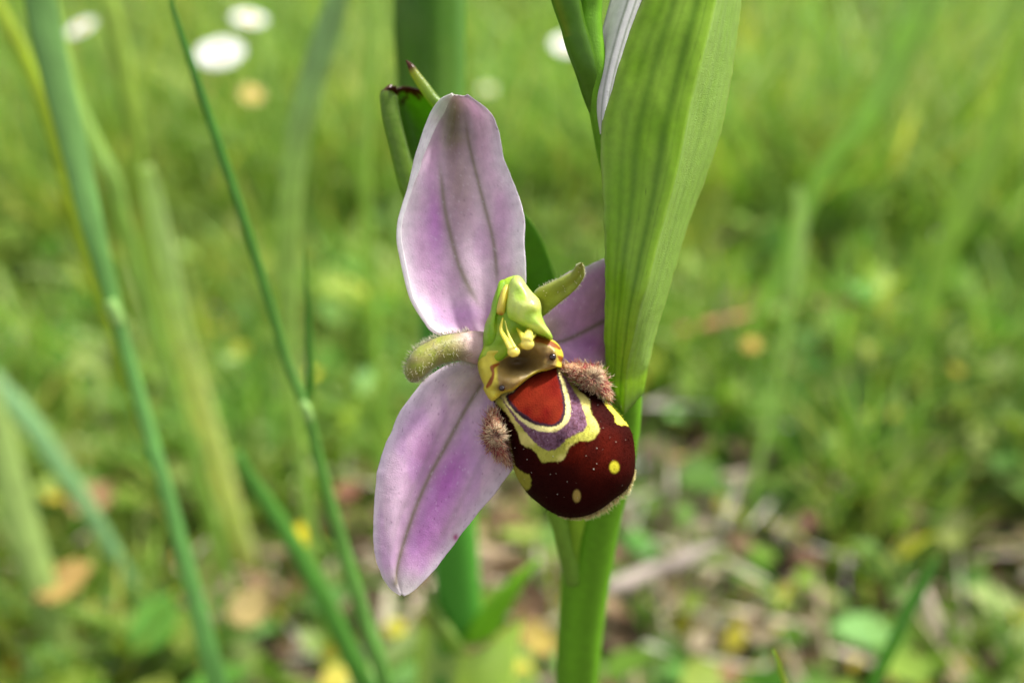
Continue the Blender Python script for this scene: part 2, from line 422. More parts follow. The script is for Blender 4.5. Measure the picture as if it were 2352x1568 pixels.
def big_bract_col(xy, u, v):
    # v: 0 left rim, 1/3 .. 2/3 the narrow keel, 1 right rim -> back to an even width coordinate
    w = np.interp(v, [0, 1 / 6, 2 / 6, .5, 4 / 6, 5 / 6, 1], [0, .26, .48, .52, .56, .76, 1])
    c = mix(np.tile(S(146, 186, 44), (len(u), 1)), S(164, 196, 76), noise(u * 700, w * 300, 40))
    vein = np.zeros(len(u))
    for vv, wd, k in VEINS:
        vein = np.maximum(vein, k * np.exp(-((w - vv - .004 * np.sin(u * 9 + vv * 40)) / (wd * 1.35)) ** 2))
    c = mix(c, S(80, 124, 20), vein * 0.6)
    c = mix(c, S(60, 80, 20), sm(.955, .985, noise(xy[:, 0] * 1.0 + 7, xy[:, 1] + 3, 3.0)) * .6)
    c = mix(c, S(176, 204, 118), sm(.515, .535, w) * 0.85 * (0.5 + 0.5 * noise(u * 900, w * 3000, 40)))  # right face painted paler and flecked, as the light strikes it
    c = mix(c, S(150, 165, 110), (1 - sm(0, .04, w)) * .5)
    c = mix(c, S(170, 190, 100), (sm(.97, 1, w)) * .6)
    return np.c_[c, .12 + .88 * sm(.51, .56, w)]
loft('bract', [rail(bl, zl), rail(mlk, (zl + zk) / 2 - 0.25), rail(bl * .08 + bk * .92, zl * .08 + zk * .92 - .1), rail(bk, zk), rail(bk * .92 + br * .08, zk * .92 + zr * .08 - .05), rail(mkr, (zk + zr) / 2 - 0.25), rail(br, zr)], 110, 160, 0.28, big_bract_col, M_bract, orchid, big_bract_ribs)
# white bud between the stem and the bract
bud_l = r5((290, 560), (272, 460), (262, 380), (272, 270), (300, 130), (335, 0), (380, -150), (460, -300))
bud_r = r5((310, 565), (345, 470), (380, 380), (420, 270), (470, 130), (520, 0), (560, -150), (520, -310))
def bud_col(xy, u, v):
    c = np.tile(S(232, 234, 230), (len(u), 1))
    for vv, w in ((0.02, .05), (0.47, .025), (.62, .018), (0.80, .03)):
        c = mix(c, S(96, 120, 70), np.exp(-((v - vv) / w) ** 2) * 0.75)
    c = mix(c, S(190, 185, 190), noise(xy[:, 0], xy[:, 1], 30) * .4)
    return c
nb_ = len(bud_l); z = np.linspace(61.5, 60.2, nb_)
loft('bud', [rail(bud_l, z + 0.8), rail(bud_l * .72 + bud_r * .28, z - 1.0), rail(bud_l * .4 + bud_r * .6, z - 1.2), rail(bud_r, z + 0.4)], 60, 60, 0.3, bud_col, M_sepal, orchid)
# upper bract forking off the stem to the left
ubp, ubr = px_tube([(1400, 330, 62.6, 30), (1366, 230, 61.2, 46), (1348, 160, 60.0, 56), (1328, 100, 59.4, 60), (1316, 58, 59.0, 58), (1300, 0, 58.4, 66), (1278, -90, 57.6, 70), (1262, -220, 57, 30)])
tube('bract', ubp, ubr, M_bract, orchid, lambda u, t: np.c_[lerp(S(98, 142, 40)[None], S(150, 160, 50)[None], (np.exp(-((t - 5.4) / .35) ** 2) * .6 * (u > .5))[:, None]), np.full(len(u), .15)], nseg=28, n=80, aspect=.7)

# flower's own bract behind the sepals, dried at its tips
fb_roll = r3((1020, 1750), (740, 1300), (520, 1000), (330, 760), (262, 560), (205, 350), (200, 240), (188, 180))
fb_l = r3((1000, 1800), (700, 1400), (440, 1060), (235, 760), (188, 580), (122, 340), (104, 250), (112, 205))
fb_m = r3((1060, 1750), (900, 1300), (640, 1000), (460, 760), (370, 560), (300, 350), (270, 240), (250, 185))
fb_r = r3((1240, 1750), (1085, 1265), (985, 1000), (800, 760), (640, 560), (480, 350), (400, 260), (330, 205))
zb = np.linspace(73, 66.5, len(fb_l))
def fb_col(xy, u, v):
    c = green(xy, S(118, 152, 52), S(150, 172, 80), .5)
    c = mix(c, S(84, 132, 34), sm(.35, .5, v) * .8)  # inner face painted darker for the shade it lies in
    c = mix(c, S(170, 165, 50), np.exp(-((v - .33) / .05) ** 2) * .5)
    d = noise(xy[:, 0], xy[:, 1], 9) * .05
    c = mix(c, S(70, 36, 20), sm(-.006, .006, u + d - .02 - np.where(v < .36, .965, .975)))
    return c
loft('bract', [rail(fb_roll, zb - 2.6), rail(fb_l, zb - 1.6), rail(fb_l * .5 + fb_m * .5, zb + .2), rail(fb_m, zb + .6), rail(fb_r, zb - .6)], 120, 60, 0.25, fb_col, M_bract, orchid)
rla, rlr = px_tube([(*r3((480, 1080))[0], 67.0, 60), (*r3((330, 860))[0], 66.0, 58), (*r3((262, 720))[0], 65.5, 50), (*r3((215, 560))[0], 65.2, 44), (*r3((170, 380))[0], 64.9, 43), (*r3((155, 290))[0], 64.8, 42), (*r3((150, 235))[0], 64.7, 38), (*r3((156, 195))[0], 64.7, 20), (*r3((168, 172))[0], 64.7, 3)])
def roll_col(u, t):
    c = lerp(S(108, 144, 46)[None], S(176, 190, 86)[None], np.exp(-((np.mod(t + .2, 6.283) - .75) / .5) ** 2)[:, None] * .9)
    c = lerp(c, S(140, 165, 80)[None], (noise(u * 60, t * 3 + 9, 1.0) * .5)[:, None])
    m = sm(-.02, .02, u + .05 * (noise(u * 90, t * 4 + 5, 1.0) - .5) - .80)
    return np.c_[mix(c, S(88, 50, 30), m), np.full(len(u), .3)]
tube('bract_roll', rla, rlr, M_bract, orchid, roll_col, nseg=28, n=120, aspect=.75)
tipa, tipr = px_tube([(*r7((700, 900))[0], 64.8, 26), (*r7((570, 790))[0], 64.6, 27), (*r7((480, 670))[0], 64.4, 25), (*r7((410, 570))[0], 64.2, 20), (*r7((385, 525))[0], 64.1, 16), (*r7((345, 472))[0], 64.1, 3)])
tube('bract_tip', tipa, tipr, M_bract, orchid, np.array([S(120, 150, 60), S(126, 156, 60), S(140, 160, 70), S(150, 160, 60), S(84, 44, 26), S(90, 50, 34)]) @ np.eye(3, 4) + np.array([0, 0, 0, .25]), nseg=16, n=60)
# ovary joining the flower to the stem, below the lip
ov, ovr = px_tube([(1315, 1330, 76.5, 40), (1300, 1250, 73.5, 46), (1285, 1190, 72, 48), (1250, 1080, 69.5, 56), (1210, 960, 66.5, 60), (1180, 860, 64.5, 58), (1165, 800, 63.2, 40)])
tube('ovary', ov, ovr, M_stem, orchid, np.array([S(110, 150, 50), S(120, 158, 50), S(130, 160, 60)]), nseg=20, n=60)
ov, ovr = px_tube([(1325, 1290, 74.5, 10), (1322, 1250, 73, 22), (1324, 1200, 72, 40), (1330, 1130, 71, 50), (1340, 1060, 71, 30), (1350, 1000, 71, 8)])
tube('bract_fold', ov, ovr, M_stem, orchid, np.array([S(110, 155, 34), S(134, 172, 40), S(120, 158, 50)]), nseg=20, n=60)

def wavy(q, u, v):
    q = q.copy(); x, y = q[..., 0].copy(), q[..., 1].copy()
    q[..., 2] += .26 * (noise(x + 11, y + 5, 70) - .5) + .025 * (noise(x + 3, y + 70, 15) - .5)
    e = np.clip(np.abs(v - .5) * 2, 0, 1) ** 4
    q[..., 0] += e * ((noise(x + 9, y, 30) - .5) * 4 + (noise(x, y + 9, 6) - .5) * 1)
    q[..., 1] += e * ((noise(x + 40, y + 40, 30) - .5) * 4)
    return q

# --- dorsal sepal (hooded tip, left rim folded over)
dl = r3((640, 1600), (430, 1560), (350, 1480), (285, 1370), (250, 1260), (228, 1160), (208, 1050), (213, 940), (238, 840), (266, 750), (286, 650), (310, 555), (352, 425), (392, 325), (440, 258), (505, 222))
dr = r3((760, 1600), (840, 1500), (885, 1420), (908, 1340), (915, 1255), (911, 1160), (905, 1060), (908, 945), (888, 830), (850, 735), (808, 635), (776, 520), (757, 425), (722, 340), (660, 275), (585, 232))
nd = len(dl); t_ = np.linspace(0, 1, nd)
zc = 61.8 - 0.2 * t_ ; zc = np.where(t_ > .72, zc - (t_ - .72) ** 2 * 26, zc)
fin = lerp(dl, dr, 0.02)                                            # inner rim of the fold
for i in range(9, nd): fin[i] = lerp(dl[i], dr[i], (0.02, .06, .09, .14, .20, .24, .10)[i - 9])
fin[14] = r3((486, 270))[0]; fin[15] = r3((512, 236))[0]
hd = sm(.6, .9, t_)
rails_d = [rail(fin, zc - .75 - .85 * hd), rail(dl, zc - .5 - .75 * hd), rail(lerp(dl, dr, .16), zc + .25 + .6 * hd), rail(lerp(dl, dr, .33), zc + .75 + 1.1 * hd),
           rail(lerp(dl, dr, .5), zc + .45 + 1.2 * hd), rail(lerp(dl, dr, .67), zc + .75 + 1.0 * hd), rail(lerp(dl, dr, .84), zc + .2 + .5 * hd), rail(dr, zc - .45)]
for r_ in rails_d[2:7]: r_[-1, 1] += 3; r_[-1, 2] -= .3
v1 = r3((425, 580), (458, 830), (490, 980), (540, 1170), (600, 1310), (655, 1410)); v2 = r3((570, 330), (590, 480), (640, 680), (690, 870), (730, 1020), (750, 1160), (757, 1300))
def dorsal_col(xy, u, v):
    x, y = xy[:, 0], xy[:, 1]
    c = np.tile(S(226, 200, 218), (len(u), 1))
    c = mix(c, S(206, 156, 200), sm(.35, .8, noise(x * 1.6, y * .5, 40)) * .45)
    c = mix(c, S(192, 124, 196), np.exp(-((xy - r3((410, 960))) ** 2 / np.array([[900, 9000]])).sum(1)) * .85)
    c = mix(c, S(208, 150, 200), np.exp(-((xy - r3((300, 1150))) ** 2 / np.array([[1200, 9000]])).sum(1)) * .5)
    c = mix(c, S(198, 140, 205), np.exp(-((xy - r3((560, 1460))) ** 2 / np.array([[3600, 1200]])).sum(1)) * .6)
    w = np.minimum(np.abs(v - .13) * 3, (1 - v) * 3.2)
    c = mix(c, S(226, 222, 226), (1 - sm(.0, .55, w)) * .85)
    c = mix(c, S(240, 240, 238), (1 - sm(.10, .16, v)) * .95)
    c = mix(c, S(134, 136, 74), np.exp(-((xy - r3((505, 380))) ** 2 / np.array([[650, 4200]])).sum(1)) * .92)  # green of the tip, here and below, with the hood's shade painted in
    c = mix(c, S(180, 175, 110), np.exp(-((xy - r3((530, 470))) ** 2 / np.array([[700, 300]])).sum(1)) * .6)
    c = mix(c, S(206, 198, 206), (1 - sm(r3((0, 380))[0, 1], r3((0, 560))[0, 1], y)) * (v > .16) * .7)
    c = mix(c, S(134, 136, 74), np.exp(-((xy - r3((505, 360))) ** 2 / np.array([[500, 3600]])).sum(1)) * .8 * (v > .15))
    c = mix(c, S(198, 214, 190), np.exp(-((xy - r3((440, 290))) ** 2 / np.array([[500, 700]])).sum(1)) * .8)
    c = mix(c, S(166, 142, 136), np.exp(-((xy - r3((550, 720))) ** 2 / np.array([[1500, 14000]])).sum(1)) * .8)  # dull brown centre: partly shade of the bract behind, painted into the colour
    c = mix(c, S(190, 156, 186), (np.abs(np.sin(v * 55 + 3 * np.sin(u * 7 + v * 9))) < .16) * .22)
    c = mix(c, S(116, 108, 76), np.exp(-((v - .175) / .022) ** 2) * sm(.62, .74, u) * .85)  # shade along the fold's inner edge, painted as a dark line
    for ln, wd in ((v1, 5.0), (v2, 4.2)):
        d = linedist(ln, xy); fd = sm(-20, 90, y - ln[0, 1]) * (1 - sm(-60, 20, y - ln[-1, 1])); c = mix(c, S(112, 110, 60), np.exp(-(d / wd / 1.1) ** 2) * .75 * fd)
        c = mix(c, S(170, 155, 150), np.exp(-(d / 16) ** 2) * .35 * fd)
    c = mix(c, S(96, 66, 90), sm(.93, .97, noise(x + 31, y + 7, 3.1)) * .4)
    c = mix(c, S(236, 232, 240), sm(.86, .96, noise(x + 77, y + 50, 1.7)) * .3)
    return c
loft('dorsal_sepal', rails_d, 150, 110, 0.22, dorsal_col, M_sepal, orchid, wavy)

# --- lower-left lateral sepal
sl = r4((650, 240), (600, 215), (520, 214), (440, 238), (350, 298), (270, 380), (200, 490), (150, 600), (105, 720), (78, 830), (67, 960), (64, 1100), (72, 1230), (98, 1325), (148, 1412), (205, 1452))
sr_ = r4((720, 330), (760, 430), (790, 530), (812, 640), (815, 730), (796, 790), (752, 850), (690, 932), (620, 1020), (560, 1092), (500, 1172), (435, 1256), (375, 1325), (320, 1380), (265, 1432), (222, 1455))
smid = r4((680, 270), (650, 320), (610, 375), (560, 450), (500, 560), (430, 690), (400, 745), (370, 800), (338, 870), (310, 930), (278, 1010), (250, 1090), (225, 1165), (205, 1240), (188, 1340), (212, 1450))
ns_ = len(sl); zc = np.linspace(61.4, 60.0, ns_)
taper = np.sin(np.pi * np.linspace(0.06, 1.0, ns_))
rails_s = [rail(sl, zc + .2 * taper), rail(lerp(sl, smid, .5), zc - .45 * taper), rail(smid, zc + .35 * taper), rail(lerp(smid, sr_, .5), zc - .55 * taper), rail(sr_, zc + .4 * taper)]
svein = r4((630, 340), (560, 450), (500, 560), (430, 690), (370, 800), (310, 930), (250, 1090), (210, 1220), (185, 1330), (180, 1390))
sv2 = r4((480, 420), (330, 760), (190, 1050), (150, 1230)); sv3 = r4((640, 720), (520, 960), (420, 1140))
def lateral_col(xy, u, v):
    x, y = xy[:, 0], xy[:, 1]
    c = np.tile(S(224, 198, 216), (len(u), 1))
    q = xy - r4((450, 860)); a = math.radians(118); w = q @ np.array([[math.cos(a), -math.sin(a)], [math.sin(a), math.cos(a)]])
    c = mix(c, S(180, 98, 180), np.exp(-(w[:, 0] / 130) ** 2 - (w[:, 1] / 46) ** 2) * .95)
    q = xy - r4((330, 1150)); w = q @ np.array([[math.cos(a), -math.sin(a)], [math.sin(a), math.cos(a)]])
    c = mix(c, S(190, 120, 190), np.exp(-(w[:, 0] / 90) ** 2 - (w[:, 1] / 44) ** 2) * .8)
    c = mix(c, S(194, 134, 190), np.exp(-((xy - r4((330, 720))) ** 2 / np.array([[2400, 9000]])).sum(1)) * .8)
    c = mix(c, S(196, 150, 200), sm(.45, .8, noise(x * 1.4, y * .6, 34)) * .45)
    c = mix(c, S(178, 168, 150), np.exp(-((xy - r4((540, 300))) ** 2 / np.array([[3600, 3000]])).sum(1)) * .75)
    w = np.minimum(v, 1 - v)
    c = mix(c, S(226, 216, 226), (1 - sm(0, .16, w)) * .8)
    c = mix(c, S(226, 222, 218), sm(.86, .97, u) * .8)
    d = linedist(svein, xy); c = mix(c, S(106, 104, 56), np.exp(-(d / 5.6) ** 2) * .82); c = mix(c, S(160, 140, 130), np.exp(-(d / 15) ** 2) * .35)
    c = mix(c, S(186, 150, 184), (np.abs(np.sin(v * 60 + 3 * np.sin(u * 7 + v * 9))) < .16) * .22)
    for ln in (sv2, sv3): c = mix(c, S(170, 150, 160), np.exp(-(linedist(ln, xy) / 6) ** 2) * .35)
    c = mix(c, S(120, 50, 110), sm(.92, .96, noise(x + 31, y + 7, 3.3)) * .45)
    c = mix(c, S(170, 40, 120), np.exp(-((xy - r4((497, 1143))) ** 2 / np.array([[40, 60]])).sum(1)) * .9)
    c = mix(c, S(238, 232, 240), sm(.86, .96, noise(x + 77, y + 50, 1.7)) * .3)
    return c
loft('lateral_sepal', rails_s, 140, 100, 0.22, lateral_col, M_sepal, orchid, wavy)

# --- right lateral sepal, running behind the big bract
qt = r1((1000, 640), (1130, 420), (1290, 225), (1500, 145), (1740, 45), (1900, 0), (2000, 60))
qm = r1((1010, 1040), (1200, 1005), (1330, 960), (1480, 905), (1700, 790), (1830, 720), (1990, 640))
qb = r1((1080, 1250), (1200, 1250), (1330, 1300), (1470, 1345), (1620, 1360), (1752, 1290), (1775, 1120))
zc = np.linspace(62.6, 66.5, len(qt))
qv = r1((1100, 1040), (1250, 1010), (1450, 920), (1700, 790), (1900, 690))
def right_col(xy, u, v):
    x, y = xy[:, 0], xy[:, 1]
    c = np.tile(S(200, 152, 200), (len(u), 1))
    c = mix(c, S(178, 110, 182), np.exp(-((xy - r1((1600, 1050))) ** 2 / np.array([[1500, 600]])).sum(1)) * .8)
    c = mix(c, S(178, 160, 150), np.exp(-((xy - r1((1080, 860))) ** 2 / np.array([[1400, 1600]])).sum(1)) * .8)
    c = mix(c, S(224, 214, 224), (1 - sm(0, .10, np.minimum(v, 1 - v))) * .8)
    c = mix(c, S(110, 102, 72), np.exp(-(linedist(qv, xy) / 5.5) ** 2) * .75)
    c = mix(c, S(238, 232, 240), sm(.86, .96, noise(x + 77, y + 50, 1.7)) * .3)
    return c
loft('lateral_sepal', [rail(qt, zc - .2), rail(lerp(qt, qm, .5), zc - .4), rail(qm, zc + .4), rail(lerp(qm, qb, .55), zc - .3), rail(qb, zc - .2)], 60, 60, 0.22, right_col, M_sepal, orchid, wavy)

# --- the two small petals with hairs
def petal(rails, colfn, nm='petal'):
    return loft(nm, rails, 60, 24, 0.3, colfn, M_petal, orchid)
pu = r4((680, 60), (600, 52), (530, 58), (430, 74), (350, 108), (282, 150), (242, 215), (236, 280), (262, 318)); pl_ = r4((680, 235), (600, 225), (520, 206), (420, 226), (370, 252), (330, 288), (302, 310), (284, 318), (270, 320))
zc = np.r_[60.9, 60.6, 60.2, 59.6, 59.2, 59.0, 59.2, 59.6, 60.0]
pcol = lambda xy, u, v: mix(mix(mix(np.tile(S(134, 144, 44), (len(u), 1)), S(205, 170, 175), 1 - sm(.12, .45, u)), S(150, 120, 100), noise(xy[:, 0], xy[:, 1], 14) * .5), S(166, 166, 100), (1 - sm(0, .12, np.minimum(v, 1 - v))) * .4)
o1, W1, c1 = petal([rail(pu, zc + .3), rail(lerp(pu, pl_, .3), zc - .55), rail(lerp(pu, pl_, .7), zc - .55), rail(pl_, zc + .3)], pcol)
pu2 = r1((900, 470), (960, 400), (1050, 360), (1180, 300), (1290, 245), (1385, 190), (1425, 120), (1474, 96)); pl2 = r1((930, 800), (1030, 715), (1130, 635), (1230, 550), (1330, 470), (1425, 375), (1505, 240), (1482, 98))
zc = np.linspace(60.8, 58.2, len(pu2))
pcol2 = lambda xy, u, v: mix(mix(np.tile(S(132, 144, 36), (len(u), 1)), S(104, 96, 40), noise(xy[:, 0], xy[:, 1], 12) * .4 + .3 * sm(.8, 1, u)), S(150, 150, 110), (1 - sm(0, .2, v)) * .6)
o2, W2, c2 = petal([rail(pu2, zc + .35), rail(lerp(pu2, pl2, .2), zc - .25), rail(lerp(pu2, pl2, .6), zc - .05), rail(pl2, zc - .1)], pcol2)
def petal_hair(ob, W, n, lo, hi, edge):
    nu, nv = W.shape[:2]
    cen = W.mean(1, keepdims=True)
    B, T = [], []
    vdir = (CL - W.reshape(-1, 3)); vdir /= np.linalg.norm(vdir, axis=1, keepdims=True); vdir = vdir.reshape(W.shape)
    for k in range(n):
        i = int(rng.uniform(.18, 1) * (nu - 1))
        j = (0 if rng.random() < .55 else nv - 1) if rng.random() < edge else int(rng.random() * (nv - 1))
        p = W[i, j]; outw = p - cen[i, 0]
        outw = outw / (np.linalg.norm(outw) + 1e-9)
        d = outw * (1.0 if j in (0, nv - 1) else .2) + vdir[i, j] * rng.uniform(.0, .8) + rng.normal(0, .25, 3)
        d /= np.linalg.norm(d)
        B.append(p + vdir[i, j] * 0.0002); T.append(p + vdir[i, j] * .0002 + d * rng.uniform(lo, hi))
    hairs('hair', np.array(B), np.array(T), 0.000017, S(205, 200, 170), S(232, 228, 215), M_hair, ob, .08)
petal_hair(o1, W1, 600, .0002, .00055, .75)
petal_hair(o2, W2, 170, .0001, .0003, .9)

# --- the lip: dark velvety pillow with yellow lines, brown-red shield
lip_out = r2((330, 330), (440, 250), (560, 160), (760, 60), (960, 25), (1050, 90), (1130, 200), (1300, 280), (1400, 365), (1475, 425), (1562, 520), (1640, 620), (1676, 720), (1692, 850), (1692, 985), (1670, 1095), (1612, 1200),
             (1500, 1288), (1400, 1366), (1280, 1432), (1180, 1460), (1060, 1464), (960, 1442), (860, 1392), (780, 1330), (700, 1264), (645, 1195), (590, 1110), (555, 1030), (528, 950), (506, 860), (480, 750), (440, 620), (400, 500), (360, 410))
lip_c = r2((1000, 720))[0]
RED = r2((948, 66), (820, 96), (700, 150), (620, 222), (560, 285), (500, 332), (560, 420), (650, 492), (740, 552), (850, 582), (930, 580), (990, 530), (1012, 450), (1006, 350), (982, 230), (958, 130))
DARK = r2((950, 52), (820, 80), (690, 130), (600, 210), (545, 275), (470, 320), (530, 436), (628, 524), (725, 580), (850, 610), (942, 606), (1012, 552), (1038, 450), (1030, 345), (1002, 215), (966, 100))
LINE1 = r2((950, 40), (680, 110), (580, 190), (500, 280), (395, 290), (470, 380), (548, 488), (640, 574), (735, 632), (850, 656), (950, 650), (1040, 590), (1080, 510), (1084, 420), (1062, 290), (1022, 170), (972, 55))
PURP = r2((950, 20), (650, 90), (520, 200), (380, 270), (432, 350), (500, 448), (570, 552), (650, 652), (730, 742), (820, 812), (890, 836), (960, 812), (1040, 732), (1130, 682), (1222, 632), (1240, 570), (1212, 480), (1182, 385), (1122, 282), (1062, 180), (1004, 90), (970, 25))
LINE2 = r2((950, 0), (600, 70), (450, 200), (340, 270), (392, 400), (470, 470), (515, 540), (582, 655), (622, 775), (716, 818), (770, 872), (812, 946), (900, 936), (1000, 930), (1040, 882), (1064, 812), (1150, 746), (1280, 738), (1352, 652), (1342, 590), (1292, 500), (1266, 425), (1260, 358), (1190, 292), (1134, 228), (1082, 140), (1020, 50))
LEFTP = r2((505, 860), (560, 980), (640, 1040), (690, 1064), (713, 1110), (702, 1170), (662, 1205), (600, 1140), (545, 1040), (500, 930))
RIGHTP = r2((1405, 362), (1440, 375), (1560, 500), (1640, 600), (1600, 590), (1560, 597), (1510, 570), (1490, 500), (1425, 425))
YEL, YEL2 = S(196, 186, 106), S(176, 168, 70)
def lip_col(xy):
    x, y = xy[:, 0], xy[:, 1]
    n1 = (noise(x, y, 5) - .5) * 2.2 + (noise(x + 8, y + 3, 2) - .5) * 2.4
    c = np.tile(S(31, 4, 3), (len(xy), 1))
    c = mix(c, S(82, 18, 5), np.exp(-((xy - r2((1230, 800))) ** 2 / np.array([[9000, 5500]])).sum(1)) * .75)
    c = mix(c, S(30, 6, 5), sm(.3, .8, noise(x, y, 40)) * .5)
    e = 1.6
    sub = lambda poly, col, c, w=e: mix(c, col, 1 - sm(-w, w, sdf(poly, xy) + n1))
    c = sub(LEFTP, S(140, 138, 50), c, 2.5); c = sub(RIGHTP, S(205, 195, 70), c)
    c = mix(c, S(150, 140, 60), np.exp(-(linedist(r2((490, 640), (508, 760), (525, 860), (548, 970)), xy) / 2.6) ** 2) * .8)
    m = 1 - sm(-2.2, 2.2, sdf(LINE2, xy) + n1); yl = lerp(YEL[None], S(150, 150, 52)[None], sm(.3, .75, noise(x + 5, y, 24))[:, None] * .8); c = c * (1 - m[:, None]) + yl * m[:, None]
    pu_ = lerp(S(86, 52, 60), S(122, 92, 112), noise(x, y, 3)[:, None] * .9)
    m = 1 - sm(-e, e, sdf(PURP, xy) + n1); c = c * (1 - m[:, None]) + pu_ * m[:, None]
    c = sub(LINE1, S(206, 196, 130), c); c = sub(DARK, S(52, 34, 44), c)
    rd = lerp(S(96, 17, 12), S(114, 36, 18), noise(x, y, 22)[:, None])
    m = 1 - sm(-2, 2, sdf(RED, xy) + n1); c = c * (1 - m[:, None]) + rd * m[:, None]
    for ctr, rx, ry, col in ((r2((1497, 990)), 11.8, 14.2, S(176, 168, 44)), (r2((1142, 1262)), 9.5, 15, S(150, 128, 66))):
        d = np.sqrt((((xy - ctr) / np.array([[rx, ry]])) ** 2).sum(1)); c = mix(c, col, 1 - sm(.7, 1.2, d))
    return c
def lip_plane(q):                       # rim depth: base of the lip lies deeper, the apron swings to the viewer
    t = (q[:, 1] - 850) / 330
    return 62.2 - 1.4 * t - 0.0035 * (q[:, 0] - 1290)
lip, lip_q = dome('lip', lip_out, lip_c, lip_plane, 4.6, 1.6, 300, 130, lip_col, M_velvet, orchid, 0.8)
lip['label'] = 'convex dark brown velvety lip with yellow scalloped lines and a brown-red shield'

def ztop(xy):                           # depth of the lip's front surface near a pixel
    d = ((lip_q[:, None, :2] - np.asarray(xy)[None]) ** 2).sum(2) + (lip_q[:, 2:3] > lip_plane(lip_q[:, :2])[:, None] + .05) * 1e6
    return lip_q[d.argmin(0), 2]

# side lobes with radiating hair
def lobe(outl, ctr, zc, H, tuft, n, seed):
    rg = np.random.default_rng(seed)
    pl = lambda q: np.full(len(q), zc)
    def lc(q):
        c = mix(np.tile(S(150, 50, 50), (len(q), 1)), S(196, 150, 110), sm(.4, .7, noise(q[:, 0], q[:, 1], 14)))
        return mix(c, S(92, 12, 16), np.exp(-((q - tuft) ** 2).sum(1) / 700))
    ob, q = dome('side_lobe', outl, ctr, pl, H, 1.2, 60, 24, lc, M_petal, lip, 1.0)
    def surf(b):
        d = ((q[:, None, :2] - b[None]) ** 2).sum(2) + (q[:, 2:3] > zc) * 1e6
        return q[d.argmin(0), 2]
    n1 = n // 4                                   # star of long hairs from the tuft
    b = np.asarray(tuft) + rg.normal(0, 3.2, (n1, 2)); w1 = P(np.c_[b, surf(b) + .05])
    th = rg.uniform(0, 2 * np.pi, n1); el = rg.uniform(-.05, .55, n1)
    vd = CL - w1; vd /= np.linalg.norm(vd, axis=1, keepdims=True)
    d = (np.cos(th) * np.cos(el))[:, None] * CR[:, 0] + (np.sin(th) * np.cos(el))[:, None] * CR[:, 1] + np.sin(el)[:, None] * vd
    L = rg.uniform(.0005, .0011, (n1, 1))
    fr = q[(q[:, 2] < zc - .02) & (((q[:, :2] - tuft) ** 2).sum(1) > 90)]; n2 = n - n1
    b2 = fr[rg.integers(0, len(fr), n2)]; w2 = P(b2)
    out = w2 - P(np.array([*tuft, zc + .8])); out /= np.linalg.norm(out, axis=1, keepdims=True)
    d2 = out + rg.normal(0, .3, (n2, 3)); d2 /= np.linalg.norm(d2, axis=1, keepdims=True)
    L2 = rg.uniform(.00025, .0008, (n2, 1))
    w = np.vstack([w1, w2]); t = np.vstack([w1 + d * L, w2 + d2 * L2])
    cb = np.vstack([np.tile(S(110, 4, 20), (n1, 1)), lerp(S(214, 168, 140), S(136, 24, 40), (rg.random((n2, 1)) < .5) * 1.0)])
    ct = np.vstack([np.tile(S(250, 236, 200), (n1, 1)), lerp(S(250, 240, 205), S(220, 150, 140), (rg.random((n2, 1)) < .35) * 1.0)])
    hairs('tuft', w[:n1], t[:n1], 0.000026, cb[:n1], ct[:n1], M_hair, ob, .05, cmid=.5)
    hairs('hair', w[n1:], t[n1:], 0.000024, cb[n1:], ct[n1:], M_hair, ob, .1, cmid=.6)
    return ob
lobe(r2((1000, 40), (1060, 8), (1200, 10), (1320, 24), (1400, 92), (1440, 180), (1458, 290), (1462, 368), (1390, 335), (1300, 282), (1200, 235), (1080, 140)), r2((1270, 165))[0], 60.6, 2.2, r2((1300, 148))[0], 1200, 1)
lobe(r2((325, 440), (282, 560), (258, 650), (275, 780), (350, 870), (430, 935), (525, 990), (512, 860), (480, 700), (445, 560), (395, 450)), r2((385, 680))[0], 60.8, 2.0, r2((388, 692))[0], 1100, 2)

# fringe of pale hairs under the lip's lower edge
rim = spline(lip_out, 700, True)
sel = rim[(rim[:, 1] > r2((0, 1010))[0][1]) & (rim[:, 0] > r2((960, 0))[0][0])]
B, T = [], []
for k in range(620):
    p = sel[rng.integers(len(sel))]
    outd = p - lip_c; outd /= np.linalg.norm(outd)
    zb_ = lip_plane(p[None])[0]
    wgt = np.exp(-((p - r2((1430, 1330))[0]) ** 2).sum() / 7500)
    Lp = rng.uniform(5, 20) * (.12 + wgt)
    off = rng.uniform(-3, 1.0)
    B.append([*(p + outd * off), zb_ + rng.uniform(-.35, .8)]); a = rng.normal(0, .35)
    dd = np.array([outd[0] * math.cos(a) - outd[1] * math.sin(a), outd[0] * math.sin(a) + outd[1] * math.cos(a)])
    T.append([*(p + outd * off + dd * Lp), zb_ + rng.uniform(-.6, .6)])
hairs('hair', P(np.array(B)), P(np.array(T)), 0.000030, S(226, 206, 150), S(250, 245, 195), M_hair, lip, .05)
# short velvet pile over the dark part of the lip
fr = lip_q[(lip_q[:, 2] < lip_plane(lip_q[:, :2]) - .2)]
k = rng.integers(0, len(fr), 5000); b = fr[k]; b = b + np.c_[rng.normal(0, 1.2, (len(b), 2)), np.zeros(len(b))]
ins = sdf(DARK, b[:, :2]) > 2; b = b[ins]; cc = lip_col(b[:, :2])
w = P(b); cen = P(np.array([*lip_c, 63.0])); d = w - cen + rng.normal(0, .0012, w.shape); d /= np.linalg.norm(d, axis=1, keepdims=True)
d[:, 2] -= .5; d /= np.linalg.norm(d, axis=1, keepdims=True)
hairs('hair', w, w + d * rng.uniform(.0001, .00022, (len(w), 1)), .000011, np.repeat(cc[:, None], 1, 1)[:, 0], np.clip(cc * 1.1, 0, 1), M_pile, lip, .1)
